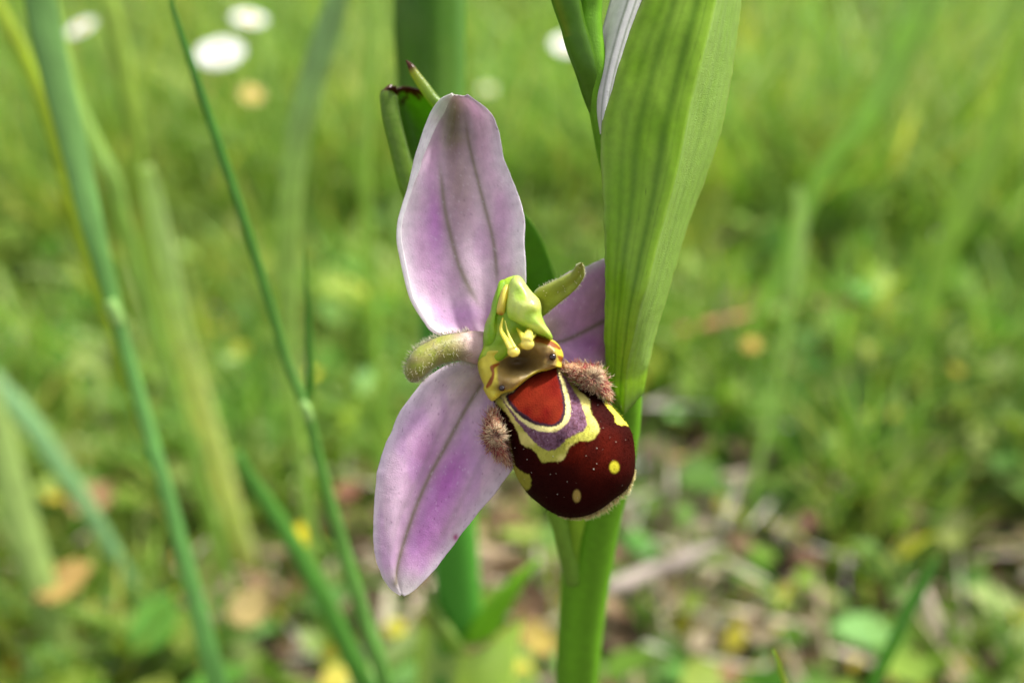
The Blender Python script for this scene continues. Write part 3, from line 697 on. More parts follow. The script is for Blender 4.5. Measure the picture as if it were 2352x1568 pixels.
# pollen specks on the lip
V, F = [], []
ico = np.array([[1, 0, 0], [-1, 0, 0], [0, 1, 0], [0, -1, 0], [0, 0, 1], [0, 0, -1.]])
it = np.array([[0, 2, 4], [2, 1, 4], [1, 3, 4], [3, 0, 4], [2, 0, 5], [1, 2, 5], [3, 1, 5], [0, 3, 5]])
sp_ = np.vstack([r2((1265, 350), (1302, 1008), (960, 1246), (558, 810), (642, 820), (674, 918), (1332, 812), (1512, 752), (918, 890), (1330, 958), (1052, 1128), (1340, 404), (1230, 884), (716, 1042), (1456, 710), (1390, 620), (1100, 470)),
                 np.c_[rng.uniform(1200, 1440, 26), rng.uniform(930, 1150, 26)]])
sr2 = np.r_[np.array([3, 4.6, 3.4, 3, 3, 3, 3.8, 3, 3, 2.5, 2.4, 2.4, 2, 2.4, 2.2, 2.4, 3.6]) * .42, rng.uniform(.5, 1.0, 26)] * 0.000030
zz_ = ztop(sp_)
for i, (p, r0) in enumerate(zip(sp_, sr2)):
    V.append(P(np.array([p[0], p[1], zz_[i] - .03])) + ico * r0); F.append(it + 6 * i)
o = mesh('pollen', np.vstack(V), [np.vstack(F)], M_white, lip, np.tile(S(235, 232, 215), (len(sp_) * 6, 1))); o['kind'] = 'stuff'

# --- stigma cavity between column and lip
stig = np.vstack([r1((330, 1080), (262, 1230), (262, 1340), (292, 1440), (330, 1530)), r2((262, 260), (340, 370), (440, 300), (540, 270), (640, 190), (760, 108), (880, 76), (960, 50), (1000, 55), (1003, 0)), r1((1262, 1180), (1222, 1075), (1130, 990), (940, 930), (700, 1000), (500, 1060))])
IN = np.vstack([r1((500, 1270), (560, 1220), (760, 1120), (930, 1010), (1080, 1060), (1170, 1150), (1175, 1260)), r2((930, 60), (760, 85), (620, 180), (530, 255), (440, 255), (400, 190), (390, 90))])
BANDR = r1((920, 955), (960, 950), (1120, 1010), (1215, 1080), (1225, 1110), (1130, 1080), (1000, 1030), (930, 1020)); BANDR2 = r1((1185, 1180), (1240, 1190), (1262, 1230), (1225, 1250))
BANDL = np.vstack([r1((500, 1265), (410, 1295), (402, 1330), (425, 1390), (395, 1460), (350, 1540), (375, 1560), (425, 1500), (455, 1400), (450, 1330), (505, 1290))])
def stig_col(q):
    x, y = q[:, 0], q[:, 1]; n1 = (noise(x, y, 6) - .5) * 2
    c = np.tile(S(214, 200, 70), (len(q), 1))
    c = mix(c, S(150, 176, 60), 1 - sm(1075, 1112, x + (850 - y) * .1))
    m = 1 - sm(-4, 4, sdf(IN, q) + n1)
    c = mix(c, S(168, 140, 80), m)
    for kp in (r1((1110, 1190)), r2((420, 240))): c = mix(c, S(84, 40, 14), np.exp(-((q - kp) ** 2 / np.array([[200, 140]])).sum(1)) * .9)
    c = mix(c, S(96, 74, 40), m * np.exp(-((q - r1((740, 1260))) ** 2 / np.array([[2600, 700]])).sum(1)))  # shade in the hollow under the column, painted as darker brown
    c = mix(c, S(196, 180, 140), m * np.exp(-((q - r1((850, 1430))) ** 2 / np.array([[500, 160]])).sum(1)) * .5)  # greyish sheen near the shield top, painted into the colour
    for b in (BANDR, BANDR2, BANDL): c = mix(c, S(140, 58, 22), (1 - sm(-1.5, 1.8, sdf(b, q) + n1 * .6)) * .92)
    return c
sg_c = r1((760, 1250))[0]
stg, stg_q = dome('stigma', stig, sg_c, lambda q: 61.0 - 0.006 * (q[:, 1] - 840) , 2.6, 1.5, 180, 70, stig_col, M_stigma, orchid, .38,
     bump=lambda q: -2.5 * np.exp(-(((q - r1((740, 1250))) ** 2 / np.array([[2500, 800]])).sum(1)) ** 1.5) + .25 * (noise(q[:, 0], q[:, 1], 13) - .5))
def zst(p): 
    d = ((stg_q[:, :2] - p) ** 2).sum(1) + (stg_q[:, 2] > 61) * 1e6
    return stg_q[d.argmin(), 2]
def ball(name, px, r_px, mat, parent, col, z, sq=(1, 1, .8)):
    n1, n2 = 20, 12
    th, ph = np.meshgrid(np.linspace(0, 2 * np.pi, n1, endpoint=False), np.linspace(0, np.pi, n2 + 1), indexing='ij')
    c = np.stack([px[0] + r_px * sq[0] * np.cos(th) * np.sin(ph), px[1] + r_px * sq[1] * np.sin(th) * np.sin(ph), z - r_px * z / FPX * sq[2] * np.cos(ph)], -1)
    i, j = np.meshgrid(np.arange(n1), np.arange(n2), indexing='ij'); i2 = (i + 1) % n1; m = n2 + 1
    q = np.stack([i * m + j, i * m + j + 1, i2 * m + j + 1, i2 * m + j], -1).reshape(-1, 4)
    return mesh(name, P(c).reshape(-1, 3), [q], mat, parent, np.tile(col, (n1 * m, 1)))
for px, rp in ((r1((1135, 1195))[0], 8.2), (r2((436, 246))[0], 7.2)):
    ball('dark_knob', px, rp, M_eye, stg, S(34, 12, 6), zst(px) - .12)

# --- column: green hood with two open pollen sacs
def ccol(q, a=S(176, 202, 84), b=S(210, 218, 134)):
    c = np.tile(a, (len(q), 1))
    c = mix(c, b, sm(.35, .8, noise(q[:, 0], q[:, 1], 26)) * .8)
    c = mix(c, S(218, 216, 110), np.exp(-((q - r1((960, 560))) ** 2 / np.array([[260, 420]])).sum(1)) * .7)
    c = mix(c, S(170, 196, 110), np.exp(-((q - r1((760, 330))) ** 2 / np.array([[400, 400]])).sum(1)) * .5)
    return c
colm, _ = dome('column', r1((690, 242), (560, 292), (500, 392), (440, 540), (400, 680), (342, 820), (320, 980), (318, 1080), (262, 1230), (300, 1330), (400, 1300), (540, 1235), (600, 1180), (760, 1080), (940, 940), (1128, 990), (1108, 900), (1058, 820), (1010, 700), (1004, 600), (978, 520), (898, 440), (828, 350), (762, 258)),
     r1((660, 800))[0], lambda q: np.full(len(q), 60.4), 1.5, 1.6, 140, 30, lambda q: ccol(q, S(150, 192, 40), S(180, 200, 60)), M_column, orchid, .5, bump=lambda q: .3 * (noise(q[:, 0] + 9, q[:, 1] + 4, 20) - .5))
dome('hood', r1((690, 246), (630, 330), (605, 480), (590, 620), (610, 735), (720, 805), (850, 868), (1000, 938), (1122, 985), (1105, 902), (1054, 822), (1006, 702), (1000, 602), (974, 522), (896, 442), (826, 352), (758, 262)),
     r1((800, 620))[0], lambda q: np.full(len(q), 59.6), 2.2, .9, 120, 40, ccol, M_column, colm, .5, bump=lambda q: .3 * (noise(q[:, 0] + 9, q[:, 1] + 4, 26) - .5) + .25 * np.exp(-((q - r1((960, 600))) ** 2 / np.array([[200, 300]])).sum(1)))
dome('pollen_sac', r1((600, 345), (545, 400), (505, 510), (475, 630), (480, 690), (540, 715), (575, 690), (590, 600), (612, 480), (632, 400)), r1((550, 560))[0], lambda q: np.full(len(q), 59.2), .9, .4, 50, 14,
     lambda q: mix(np.tile(S(226, 208, 92), (len(q), 1)), S(190, 110, 50), np.exp(-((q - r1((530, 715))) ** 2).sum(1) / 60)), M_column, colm, .8)
dome('hood_flap', r1((520, 300), (470, 420), (425, 560), (400, 690), (350, 830), (330, 1000), (345, 1120), (420, 1150), (500, 1100), (540, 1000), (505, 900), (470, 780), (455, 660), (490, 520), (550, 400), (620, 310)), r1((430, 860))[0], lambda q: np.full(len(q), 59.9), 1.1, .5, 80, 16,
     lambda q: ccol(q, S(140, 186, 36), S(170, 196, 60)), M_column, colm, .8)
def pollinium(paths, bpx, br, zb):
    t, tr = px_tube(paths[0]); ob = tube('pollinium', t, tr, M_gland, colm, np.array([S(222, 206, 60), S(236, 226, 90), S(240, 232, 120)]), nseg=10, n=40)
    for p in paths[1:]:
        t, tr = px_tube(p); tube('caudicle', t, tr, M_gland, ob, np.array([S(230, 216, 80), S(240, 232, 130)]), nseg=10, n=30)
    ball('gland', bpx, br, M_gland, ob, S(236, 220, 110), zb, (1.08, .9, .75))
R1 = lambda x, y, z, w: (*r1((x, y))[0], z, w)
pollinium([[R1(552, 735, 58.3, 4), R1(532, 880, 58.0, 9), R1(600, 1010, 57.4, 13), R1(655, 1110, 56.9, 16)], [R1(575, 770, 58.2, 2.5), R1(618, 930, 57.6, 5), R1(690, 1090, 56.8, 10)]], r1((678, 1135))[0], 13.5, 57.0)
pollinium([[R1(715, 860, 58.6, 4), R1(775, 940, 57.9, 14), R1(825, 1010, 57.3, 20)], [R1(860, 890, 58.5, 16), R1(850, 950, 57.7, 24), R1(838, 1010, 57.2, 24)], [R1(930, 940, 58.3, 6), R1(880, 980, 57.6, 10), R1(850, 1020, 57.2, 12)]], r1((838, 1045))[0], 15, 57.4)

# ------------------------------------------------------------------ the second orchid stalk, out of focus behind
p2 = [(1045, 1568, 138, 120), (1050, 1480, 134, 118), (1052, 1380, 129, 108), (1042, 1200, 122, 104), (1030, 1000, 116, 92), (1012, 760, 110, 92), (995, 500, 104, 100), (990, 250, 99, 104), (990, 80, 96, 118), (985, -60, 94, 120), (975, -260, 91, 60)]
sp, sr = px_tube(p2); foot2 = down(sp[0], 3, (0.0, 0.003))
orch2 = root('orchid_stalk', (foot2[-1][0], foot2[-1][1], 0), 'thick blurred green stalk with sheathing leaves behind the bee orchid', 'plant stalk')
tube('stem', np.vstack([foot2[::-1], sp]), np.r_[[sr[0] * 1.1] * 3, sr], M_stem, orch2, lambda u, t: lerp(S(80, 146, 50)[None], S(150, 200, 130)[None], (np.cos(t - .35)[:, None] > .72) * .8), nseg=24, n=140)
G3 = lambda xy, u, v: green(xy, S(134, 184, 46), S(150, 196, 60))
la = np.array([(1090, 1500, 130), (1130, 1470, 129), (1170, 1400, 127), (1205, 1340, 126), (1240, 1288, 125)]); lb = np.array([(1060, 1490, 128), (1075, 1440, 127), (1130, 1370, 125), (1180, 1320, 124.5), (1236, 1282, 125)])
loft('leaf', [la, (la + lb) / 2 - np.array([0, 0, 1]), lb], 30, 14, .5, G3, M_bract, orch2)
la = np.array([(1030, 1500, 128), (1005, 1460, 127), (985, 1410, 126), (970, 1345, 126)]); lb = np.array([(1070, 1500, 126), (1050, 1460, 125), (1010, 1400, 125.5), (975, 1340, 126)])
loft('leaf', [la, (la + lb) / 2 - np.array([0, 0, 1]), lb], 30, 14, .5, lambda xy, u, v: green(xy, S(130, 166, 70), S(180, 180, 110)), M_bract, orch2)
la = np.array([(985, 1900, 150), (975, 1700, 142), (962, 1568, 136), (958, 1480, 133), (965, 1400, 131)]); lb = np.array([(1130, 1900, 150), (1160, 1700, 142), (1180, 1560, 136), (1190, 1480, 133), (1205, 1400, 131)]); lm_ = (la + lb) / 2 - np.array([0, 0, 5])
lm_[-1] = (1075, 1500, 126)
loft('leaf', [la, lm_, lb], 40, 30, .5, lambda xy, u, v: mix(green(xy, S(196, 220, 120), S(206, 222, 160)), S(120, 80, 40), sm(.94, .99, u) * .8), M_bract, orch2)
la = np.array([(925, 420, 101), (918, 300, 98), (912, 180, 96), (905, 60, 94), (915, -80, 92), (960, -260, 89)]); lb = np.array([(1050, 470, 100), (1062, 320, 97), (1068, 180, 95), (1068, 60, 93), (1062, -80, 91), (1000, -260, 89)])
loft('bract', [la, (la + lb) / 2 - np.array([0, 0, 3.5]), lb], 40, 24, .4, lambda xy, u, v: mix(green(xy, S(84, 138, 34)), S(130, 178, 90), sm(.8, .9, v) * .7), M_bract, orch2)

# ------------------------------------------------------------------ single grass blades that can be told apart
def blade(path, col, label, grp=None, name='grass_blade', col2=None, fold=.25, to_ground=True, node=None, extra=None, keep=None):
    a = np.array(path, float)                        # top -> bottom: px, py, depth, width px
    W = P(a[:, :3]); hw = a[:, 3] / 2 * a[:, 2] / FPX * .001
    if to_ground:
        d = W[-1] - W[-2]; d = d / np.linalg.norm(d)
        d = d * .5 + np.array([0, 0.1, -.8]); d /= np.linalg.norm(d)
        k = (W[-1][2] + .003) / max(-d[2], .3)
        foot = W[-1] + d * k * np.array([[.35], [.7], [1.0]]); foot[-1, 2] = -.003
        W = np.vstack([W, foot]); hw = np.r_[hw, hw[-1] * np.array([1, .9, .8])]
    q = spline(np.c_[W * 1000, hw * 1000], 60) / 1000
    # uniform resample with 3D distance
    C, h = q[:, :3], q[:, 3]
    T = np.gradient(C, axis=0); T /= np.linalg.norm(T, axis=1, keepdims=True)
    side = np.cross(T, C - CL); side /= np.linalg.norm(side, axis=1, keepdims=True); nrm = np.cross(side, T)
    v = np.linspace(-1, 1, 7)
    G = C[:, None] + side[:, None] * (h[:, None] * v[None])[..., None] + nrm[:, None] * (h[:, None] * fold * (np.abs(v)[None] - .5))[..., None]
    vv, ff = sheet(G, 0.00022)
    u = np.linspace(0, 1, 61)[:, None].repeat(7, 1); v2 = v[None].repeat(61, 0)
    c = np.tile(col, (u.size, 1))
    if col2 is not None: c = mix(c, col2, sm(.15, .6, u.ravel()))
    c = c * (1 + .22 * (noise(u.ravel() * 20, v2.ravel() * 3 + 9, 1.0) - .5))[:, None]
    c = np.minimum(c * 1.3, .8)
    uv = np.stack([u.ravel(), (v2.ravel() + 1) / 2], 1); cc2, uv2 = np.vstack([c, c]), np.vstack([uv, uv])
    foot_ = np.array([C[-1][0], C[-1][1], 0])
    if node is None and extra is None:
        o = mesh(name, vv - foot_, ff, M_blade, None, cc2, uv2); o.location = foot_
        return tag(o, label, 'grass', grp)
    rt = root(name, foot_, label, 'grass', grp)
    mesh('leaf_blade', vv, ff, M_blade, rt, cc2, uv2)
    if node is not None:
        t, tr = px_tube(node); tube('node', t, tr, M_stem, rt, np.array([S(130, 168, 90), S(140, 174, 100)]), nseg=12, n=12)
    if extra is not None:
        e = np.array(extra, float); We = P(e[:, :3]); he = e[:, 3] / 2 * e[:, 2] / FPX * .001
        q = spline(np.c_[We * 1000, he * 1000], 30) / 1000; C, h = q[:, :3], q[:, 3]
        T = np.gradient(C, axis=0); T /= np.linalg.norm(T, axis=1, keepdims=True)
        side = np.cross(T, C - CL); side /= np.linalg.norm(side, axis=1, keepdims=True)
        G = C[:, None] + side[:, None] * (h[:, None] * np.array([-1, 0, 1.])[None])[..., None]
        vv, ff = sheet(G, .0002); mesh('side_leaf', vv, ff, M_blade, rt, np.tile(col, (len(vv), 1)))
    return rt

BG, DG, YG, PG = S(96, 150, 84), S(62, 118, 34), S(160, 190, 60), S(160, 188, 104)
blade([(75, -120, 92, 70), (92, 0, 94, 68), (128, 170, 96, 64), (170, 340, 98, 58), (215, 530, 100, 48), (258, 690, 103, 34), (300, 840, 106, 30), (345, 1000, 109, 31), (392, 1160, 112, 32), (440, 1340, 116, 36), (500, 1568, 122, 44)], S(104, 144, 76),
      'long blue-green grass leaf on a jointed stalk, the broadest left of the orchid', col2=S(116, 168, 90), node=[(250, 690, 102, 30), (262, 715, 102.4, 33), (272, 745, 103, 30)])
blade([(392, -30, 78, 5), (398, 20, 78.5, 11), (440, 150, 80, 17), (500, 325, 82, 21), (560, 505, 84, 22), (618, 690, 87, 22), (662, 840, 90, 22), (704, 940, 92, 24), (738, 1080, 96, 26), (786, 1250, 101, 30), (832, 1400, 105, 32), (885, 1568, 110, 36)], S(70, 124, 34),
      'slender dark green grass stalk with a pointed tip and a pale joint', col2=S(110, 158, 74), node=[(694, 920, 91, 18), (704, 940, 91, 23), (712, 965, 91.5, 20)], extra=[(706, 945, 92, 14), (712, 850, 91, 18), (708, 720, 90, 14), (698, 560, 88, 3)])
blade([(335, 380, 150, 26), (350, 450, 155, 40), (385, 620, 166, 46), (415, 760, 178, 46), (455, 900, 192, 48), (495, 1040, 206, 50), (530, 1160, 220, 48), (548, 1220, 228, 44)], S(178, 196, 140), 'pale yellow-green dying grass leaf between two green stalks', col2=S(200, 206, 136))
blade([(100, -60, 130, 30), (125, 75, 132, 40), (170, 235, 136, 42), (225, 350, 140, 40), (268, 425, 143, 30), (300, 560, 149, 26)], S(150, 182, 92), 'short pale green grass leaf just behind the broadest blue-green leaf')
blade([(790, -60, 128, 40), (762, 40, 131, 54), (715, 190, 135, 56), (680, 340, 139, 54), (664, 500, 144, 52), (660, 640, 149, 52), (664, 740, 153, 44), (668, 900, 160, 30)], S(138, 166, 116), 'broad pale grey-green grass leaf curving away behind the slender dark stalk', col2=S(160, 186, 100))
blade([(545, 1040, 118, 18), (590, 1120, 121, 32), (650, 1210, 125, 38), (715, 1320, 129, 40), (775, 1440, 134, 44), (840, 1580, 141, 48)], S(88, 142, 56), 'dark green grass leaf slanting over the soil below the yellow flower')
blade([(2150, -60, 210, 56), (2110, 40, 216, 62), (2065, 140, 224, 64), (2010, 240, 232, 62), (1960, 310, 240, 48), (1900, 380, 250, 34)], S(150, 178, 104), 'pale arching grass leaf to the right of the big bract', to_ground=True)
blade([(2350, 60, 230, 30), (2310, 240, 245, 56), (2265, 370, 256, 64), (2215, 480, 266, 62), (2170, 570, 276, 50), (2140, 690, 288, 40)], S(150, 172, 96), 'yellow-green drooping grass leaf above a pale stand-in for leaf sheen at the meadow edge')
blade([(1776, 1490, 72, 4), (1784, 1512, 72.5, 9), (1795, 1545, 73.5, 12), (1812, 1600, 75, 14), (1835, 1700, 79, 16)], S(150, 172, 60), 'tiny sharp-tipped grass shoot rising over the litter', fold=.1)
blade([(-30, -40, 120, 24), (20, 60, 122, 30), (60, 140, 124, 30), (105, 260, 127, 26), (140, 380, 131, 24), (175, 520, 136, 20)], S(150, 170, 40), 'narrow yellowish grass leaf crossing behind the blue-green leaf')
blade([(-40, 860, 185, 40), (0, 1010, 190, 60), (40, 1160, 195, 66), (85, 1310, 200, 64), (130, 1460, 206, 60), (175, 1600, 212, 50)], S(146, 168, 96), 'wide light green grass leaf lowest on the yellowing side of the meadow')
blade([(-30, 860, 205, 44), (60, 960, 208, 44), (130, 1060, 211, 42), (210, 1180, 215, 34), (300, 1330, 220, 24), (340, 1400, 223, 20)], S(110, 148, 96), 'bluish green grass leaf leaning over the dead orange leaf')
blade([(230, -60, 150, 40), (262, 60, 153, 44), (290, 200, 157, 42), (312, 340, 162, 34), (330, 480, 168, 28), (345, 640, 176, 26)], S(146, 170, 70), 'bright yellow-green grass leaf standing between the daisies')
blade([(860, -50, 170, 26), (852, 100, 174, 32), (842, 250, 179, 30), (838, 420, 186, 26)], S(158, 186, 90), 'upright pale grass leaf between the grey-green leaf and the orchid stalk')
blade([(1830, 430, 190, 20), (1838, 520, 195, 30), (1830, 620, 200, 26), (1820, 700, 205, 18)], S(170, 192, 130), 'small whitish green leaf blade glinting to the right of the bract')
blade([(2050, 1480, 128, 26), (2075, 1420, 126, 30), (2120, 1340, 124, 26), (2150, 1280, 123, 10)][::-1], S(96, 150, 60), 'short green grass leaf beside the pale dry stalk on the litter')

# ------------------------------------------------------------------ daisies, yellow flowers and other single things in the meadow
def flower(px, py, z, dia_px, tilt, label, name='daisy', cat='daisy', petal_c=S(240, 240, 238), disc_c=S(230, 190, 60), np_=34, disc=.32, grp=None, up=None):
    c = P(np.array([px, py, z])); r0 = dia_px / 2 * z / FPX * .00085
    rt = root(name, (c[0] + .004, c[1] + .012, 0), label, cat, grp)
    ax = np.array(tilt, float); ax /= np.linalg.norm(ax)
    e1 = np.cross(ax, [0, 1, .2]); e1 /= np.linalg.norm(e1); e2 = np.cross(ax, e1)
    V, F, C = [], [], []
    for ring, (n, rr0, lift) in enumerate(((np_, 1.0, .08), (np_ - 4, .9, .16))):
        for k in range(n):
            a = 2 * math.pi * k / n + rng.normal(0, .04); L = r0 * rr0 * rng.uniform(.9, 1.03); wd = r0 * .13
            d = e1 * math.cos(a) + e2 * math.sin(a); s = np.cross(ax, d)
            st = [(disc * .8, .35, 0), (.6, .9, .5), (.85, 1, .8), (1, .5, .75)]
            b = len(V) * 0 + sum(len(x) for x in V)
            pts = []
            for t, w, h in st:
                o_ = c + d * L * t + ax * (r0 * lift * h)
                pts += [o_ - s * wd * w, o_ + ax * r0 * .02, o_ + s * wd * w]
            V.append(np.array(pts)); C.append(np.tile(petal_c * rng.uniform(.9, 1), (12, 1)))
            for i in range(3):
                for j in range(2): F.append([b + i * 3 + j, b + i * 3 + j + 1, b + i * 3 + j + 4, b + i * 3 + j + 3])
    o_ = mesh('petals', np.vstack(V), [np.array(F)], M_white, rt, np.vstack(C)); o_['kind'] = 'stuff'
    th, ph = np.meshgrid(np.linspace(0, 2 * np.pi, 20, endpoint=False), np.linspace(0, np.pi / 2 * 1.1, 8), indexing='ij')
    rd = r0 * disc
    v = c + (np.cos(th) * np.sin(ph))[..., None] * e1 * rd + (np.sin(th) * np.sin(ph))[..., None] * e2 * rd + np.cos(ph)[..., None] * ax * rd * .6
    i, j = np.meshgrid(np.arange(20), np.arange(7), indexing='ij'); i2 = (i + 1) % 20
    mesh('disc', v.reshape(-1, 3), [np.stack([i * 8 + j, i * 8 + j + 1, i2 * 8 + j + 1, i2 * 8 + j], -1).reshape(-1, 4)], M_petal, rt, np.tile(disc_c, (160, 1)))
    f = np.array([c[0] + .004, c[1] + .012, -.003])
    t = np.linspace(0, 1, 5)[:, None]; pts = c * (1 - t) + f * t - ax * (r0 * .1) * (1 - t) + np.array([.003, .002, 0]) * np.sin(np.pi * t)
    tube('stem', pts, np.full(5, .0008), M_stem, rt, S(110, 150, 60), nseg=8, n=20)
    return rt
flower(505, 125, 310, 128, (0, -.35, 1), 'fully open white daisy, the biggest flower in the blurred meadow')
flower(572, 46, 360, 92, (.2, -.1, 1), 'smaller white daisy just beyond the biggest daisy')
flower(188, 66, 270, 84, (-.3, -.3, 1), 'small white daisy close beside the broad blue-green leaf')
flower(1300, 106, 330, 84, (.1, -.4, 1), 'white daisy half hidden behind the forked orchid stem')
flower(1120, 206, 380, 48, (0, -.2, 1), 'tiny pale half-closed daisy above the pink upper sepal', petal_c=S(200, 210, 170))
flower(578, 218, 300, 62, (.3, -.5, .8), 'faded yellow flower with pinkish petals under the biggest daisy', 'yellow_flower', 'flower', S(206, 186, 120), S(206, 172, 60), 16, .5)
flower(702, 1226, 215, 64, (.1, -.5, 1), 'bright yellow flower head low among the stalks', 'yellow_flower', 'flower', S(226, 214, 20), S(230, 190, 10), 22, .5)
flower(1725, 792, 250, 52, (0, -.4, 1), 'orange-yellow flower head on the open ground right of the bract', 'yellow_flower', 'flower', S(190, 160, 70), S(196, 150, 50), 14, .5)
flower(2172, 548, 290, 60, (.1, -.5, 1), 'pale head standing in for a leaf sheen below the drooping yellow-green leaf', 'daisy', 'daisy', S(216, 206, 190), S(210, 200, 150), 16, .3)  # pale sheen of a leaf, built as an added flower head

def twig(path, label, col, name='twig', cat='twig'):
    a = np.array(path, float); W = P(a[:, :3]); r0 = a[:, 3] / 2 * a[:, 2] / FPX * .001
    return tag(tube(name, W, r0, M_litter, None, col, nseg=10, n=30), label, cat)
gz = lambda px, py, h=.022: project(ground_px(px, py, h))[2]
twig([(1385, 1352, gz(1385, 1352), 30), (1440, 1336, gz(1440, 1336), 40), (1500, 1308, gz(1500, 1308), 32), (1550, 1294, gz(1550, 1294), 38), (1600, 1268, gz(1600, 1268), 28), (1660, 1250, gz(1660, 1250), 8)], 'pale grey-pink dry stalk lying on the ground right of the orchid stem', S(150, 138, 128), 'dry_stalk', 'stalk')
twig([(2110, 1330, gz(2110, 1330, .02), 20), (2135, 1400, gz(2135, 1400, .014), 32), (2165, 1480, gz(2165, 1480, .008), 26)], 'pale dry straw standing out among the dark green on the litter', S(196, 180, 160), 'dry_stalk', 'stalk')
twig([(1560, 760, gz(1560, 760), 16), (1750, 720, gz(1750, 720), 22), (1960, 690, gz(1960, 690), 16)], 'thin reddish twig on the ground beyond the orchid', S(170, 120, 90))

def dead_leaf(px, py, w_px, h_px, rot, col, label, h=.030):
    c = ground_px(px, py, h); z = project(c)[2]; k = z / FPX * .00082
    nu, nv = 12, 8
    u, v = np.meshgrid(np.linspace(-1, 1, nu + 1), np.linspace(-1, 1, nv + 1), indexing='ij')
    wid = np.sqrt(np.clip(1 - np.abs(u) ** 2.2, .004, 1)) * (1 + .5 * (noise(u * 4 + px, v * 0 + py, 1.0) - .5))
    x, y = u * w_px / 2 * k, v * wid * h_px / 2 * k * 1.4
    zz = (.25 * v ** 2 + .18 * u ** 2) * w_px * k * .4
    cr, sr_ = math.cos(rot), math.sin(rot)
    W = np.stack([c[0] + x * cr - y * sr_, c[1] + x * sr_ + y * cr, c[2] + zz], -1)
    vv, ff = sheet(W, .0004)
    cc = np.tile(col, ((nu + 1) * (nv + 1), 1)) * (1 + .5 * (noise(u.ravel() * 3 + 5, v.ravel() * 3 + 5, 1.0) - .5))[:, None]
    cc = cc * np.array([.36, .37, .38])
    o = mesh('fallen_leaf', vv, ff, M_litter, None, np.vstack([cc, cc])); return tag(o, label, 'leaf')
dead_leaf(212, 1152, 120, 110, .4, S(200, 160, 108), 'withered orange-brown leaf lying under the leaning bluish leaf')
dead_leaf(150, 1340, 110, 120, -.3, S(220, 180, 100), 'pale tan dead leaf near the wide light green blade')
dead_leaf(575, 1400, 120, 90, .2, S(200, 176, 110), 'yellow-tan dead leaf on dark soil below the bright yellow flower')
dead_leaf(800, 1130, 80, 50, .5, S(180, 120, 90), 'reddish brown leaf scrap beside the jointed slender stalk', .024)
dead_leaf(1235, 1470, 90, 80, .5, S(206, 180, 84), 'small yellow leaf on the litter between the two orchid stems')

# ------------------------------------------------------------------ meadow: grass, broad-leaved cover and litter (uncountable)
def scatter(n, rmin, rmax, half=58, pw=.62):
    a = rng.uniform(-R(half), R(half), n); r = rmin + (rmax - rmin) * rng.random(n) ** (1 / pw)
    return np.stack([np.sin(a) * r, np.cos(a) * r - .02], 1)

def ok(pts, zmin=118):
    """keep the air between lens and flower clear: pts (n,k,3)"""
    q = project(pts); inside = (q[..., 0] > -500) & (q[..., 0] < 2850) & (q[..., 1] > -400) & (q[..., 1] < 1950)
    return ~((q[..., 2] < zmin) & (inside | (q[..., 2] < 40))).any(1)

def zone(xy):
    """0 = lush, 1 = thin litter patch (by place on the ground)"""
    f = 0
    for px, py, sx, sy, k in ((1640, 1330, .042, .050, 1.6), (1180, 1330, .045, .045, 1.3), (2310, 1330, .022, .030, 1.2), (1540, 1080, .04, .04, .9), (860, 950, .03, .05, .7), (540, 1350, .035, .03, .8), (1850, 700, .05, .03, .5)):
        a = ground_px(px, py)
        f = f + k * np.exp(-((xy - a[:2]) ** 2 / np.array([[sx ** 2, sy ** 2]])).sum(1))
    return np.clip(f + (noise(xy[:, 0] * 100 + 200, xy[:, 1] * 100 + 200, 3) - .5) * 1.2, 0, 1)

def patch(xy):
    a = noise(xy[:, 0] * 100 + 300, xy[:, 1] * 100 + 300, 3.0); b = noise(xy[:, 0] * 100 + 90, xy[:, 1] * 100 + 40, 6.5); h = noise(xy[:, 0] * 100 + 17, xy[:, 1] * 100 + 210, 4.0)
    k = .55 + .55 * a + .35 * b
    return k[:, None] * np.stack([.86 + .36 * h, np.ones(len(xy)), .8 + .3 * a], 1)

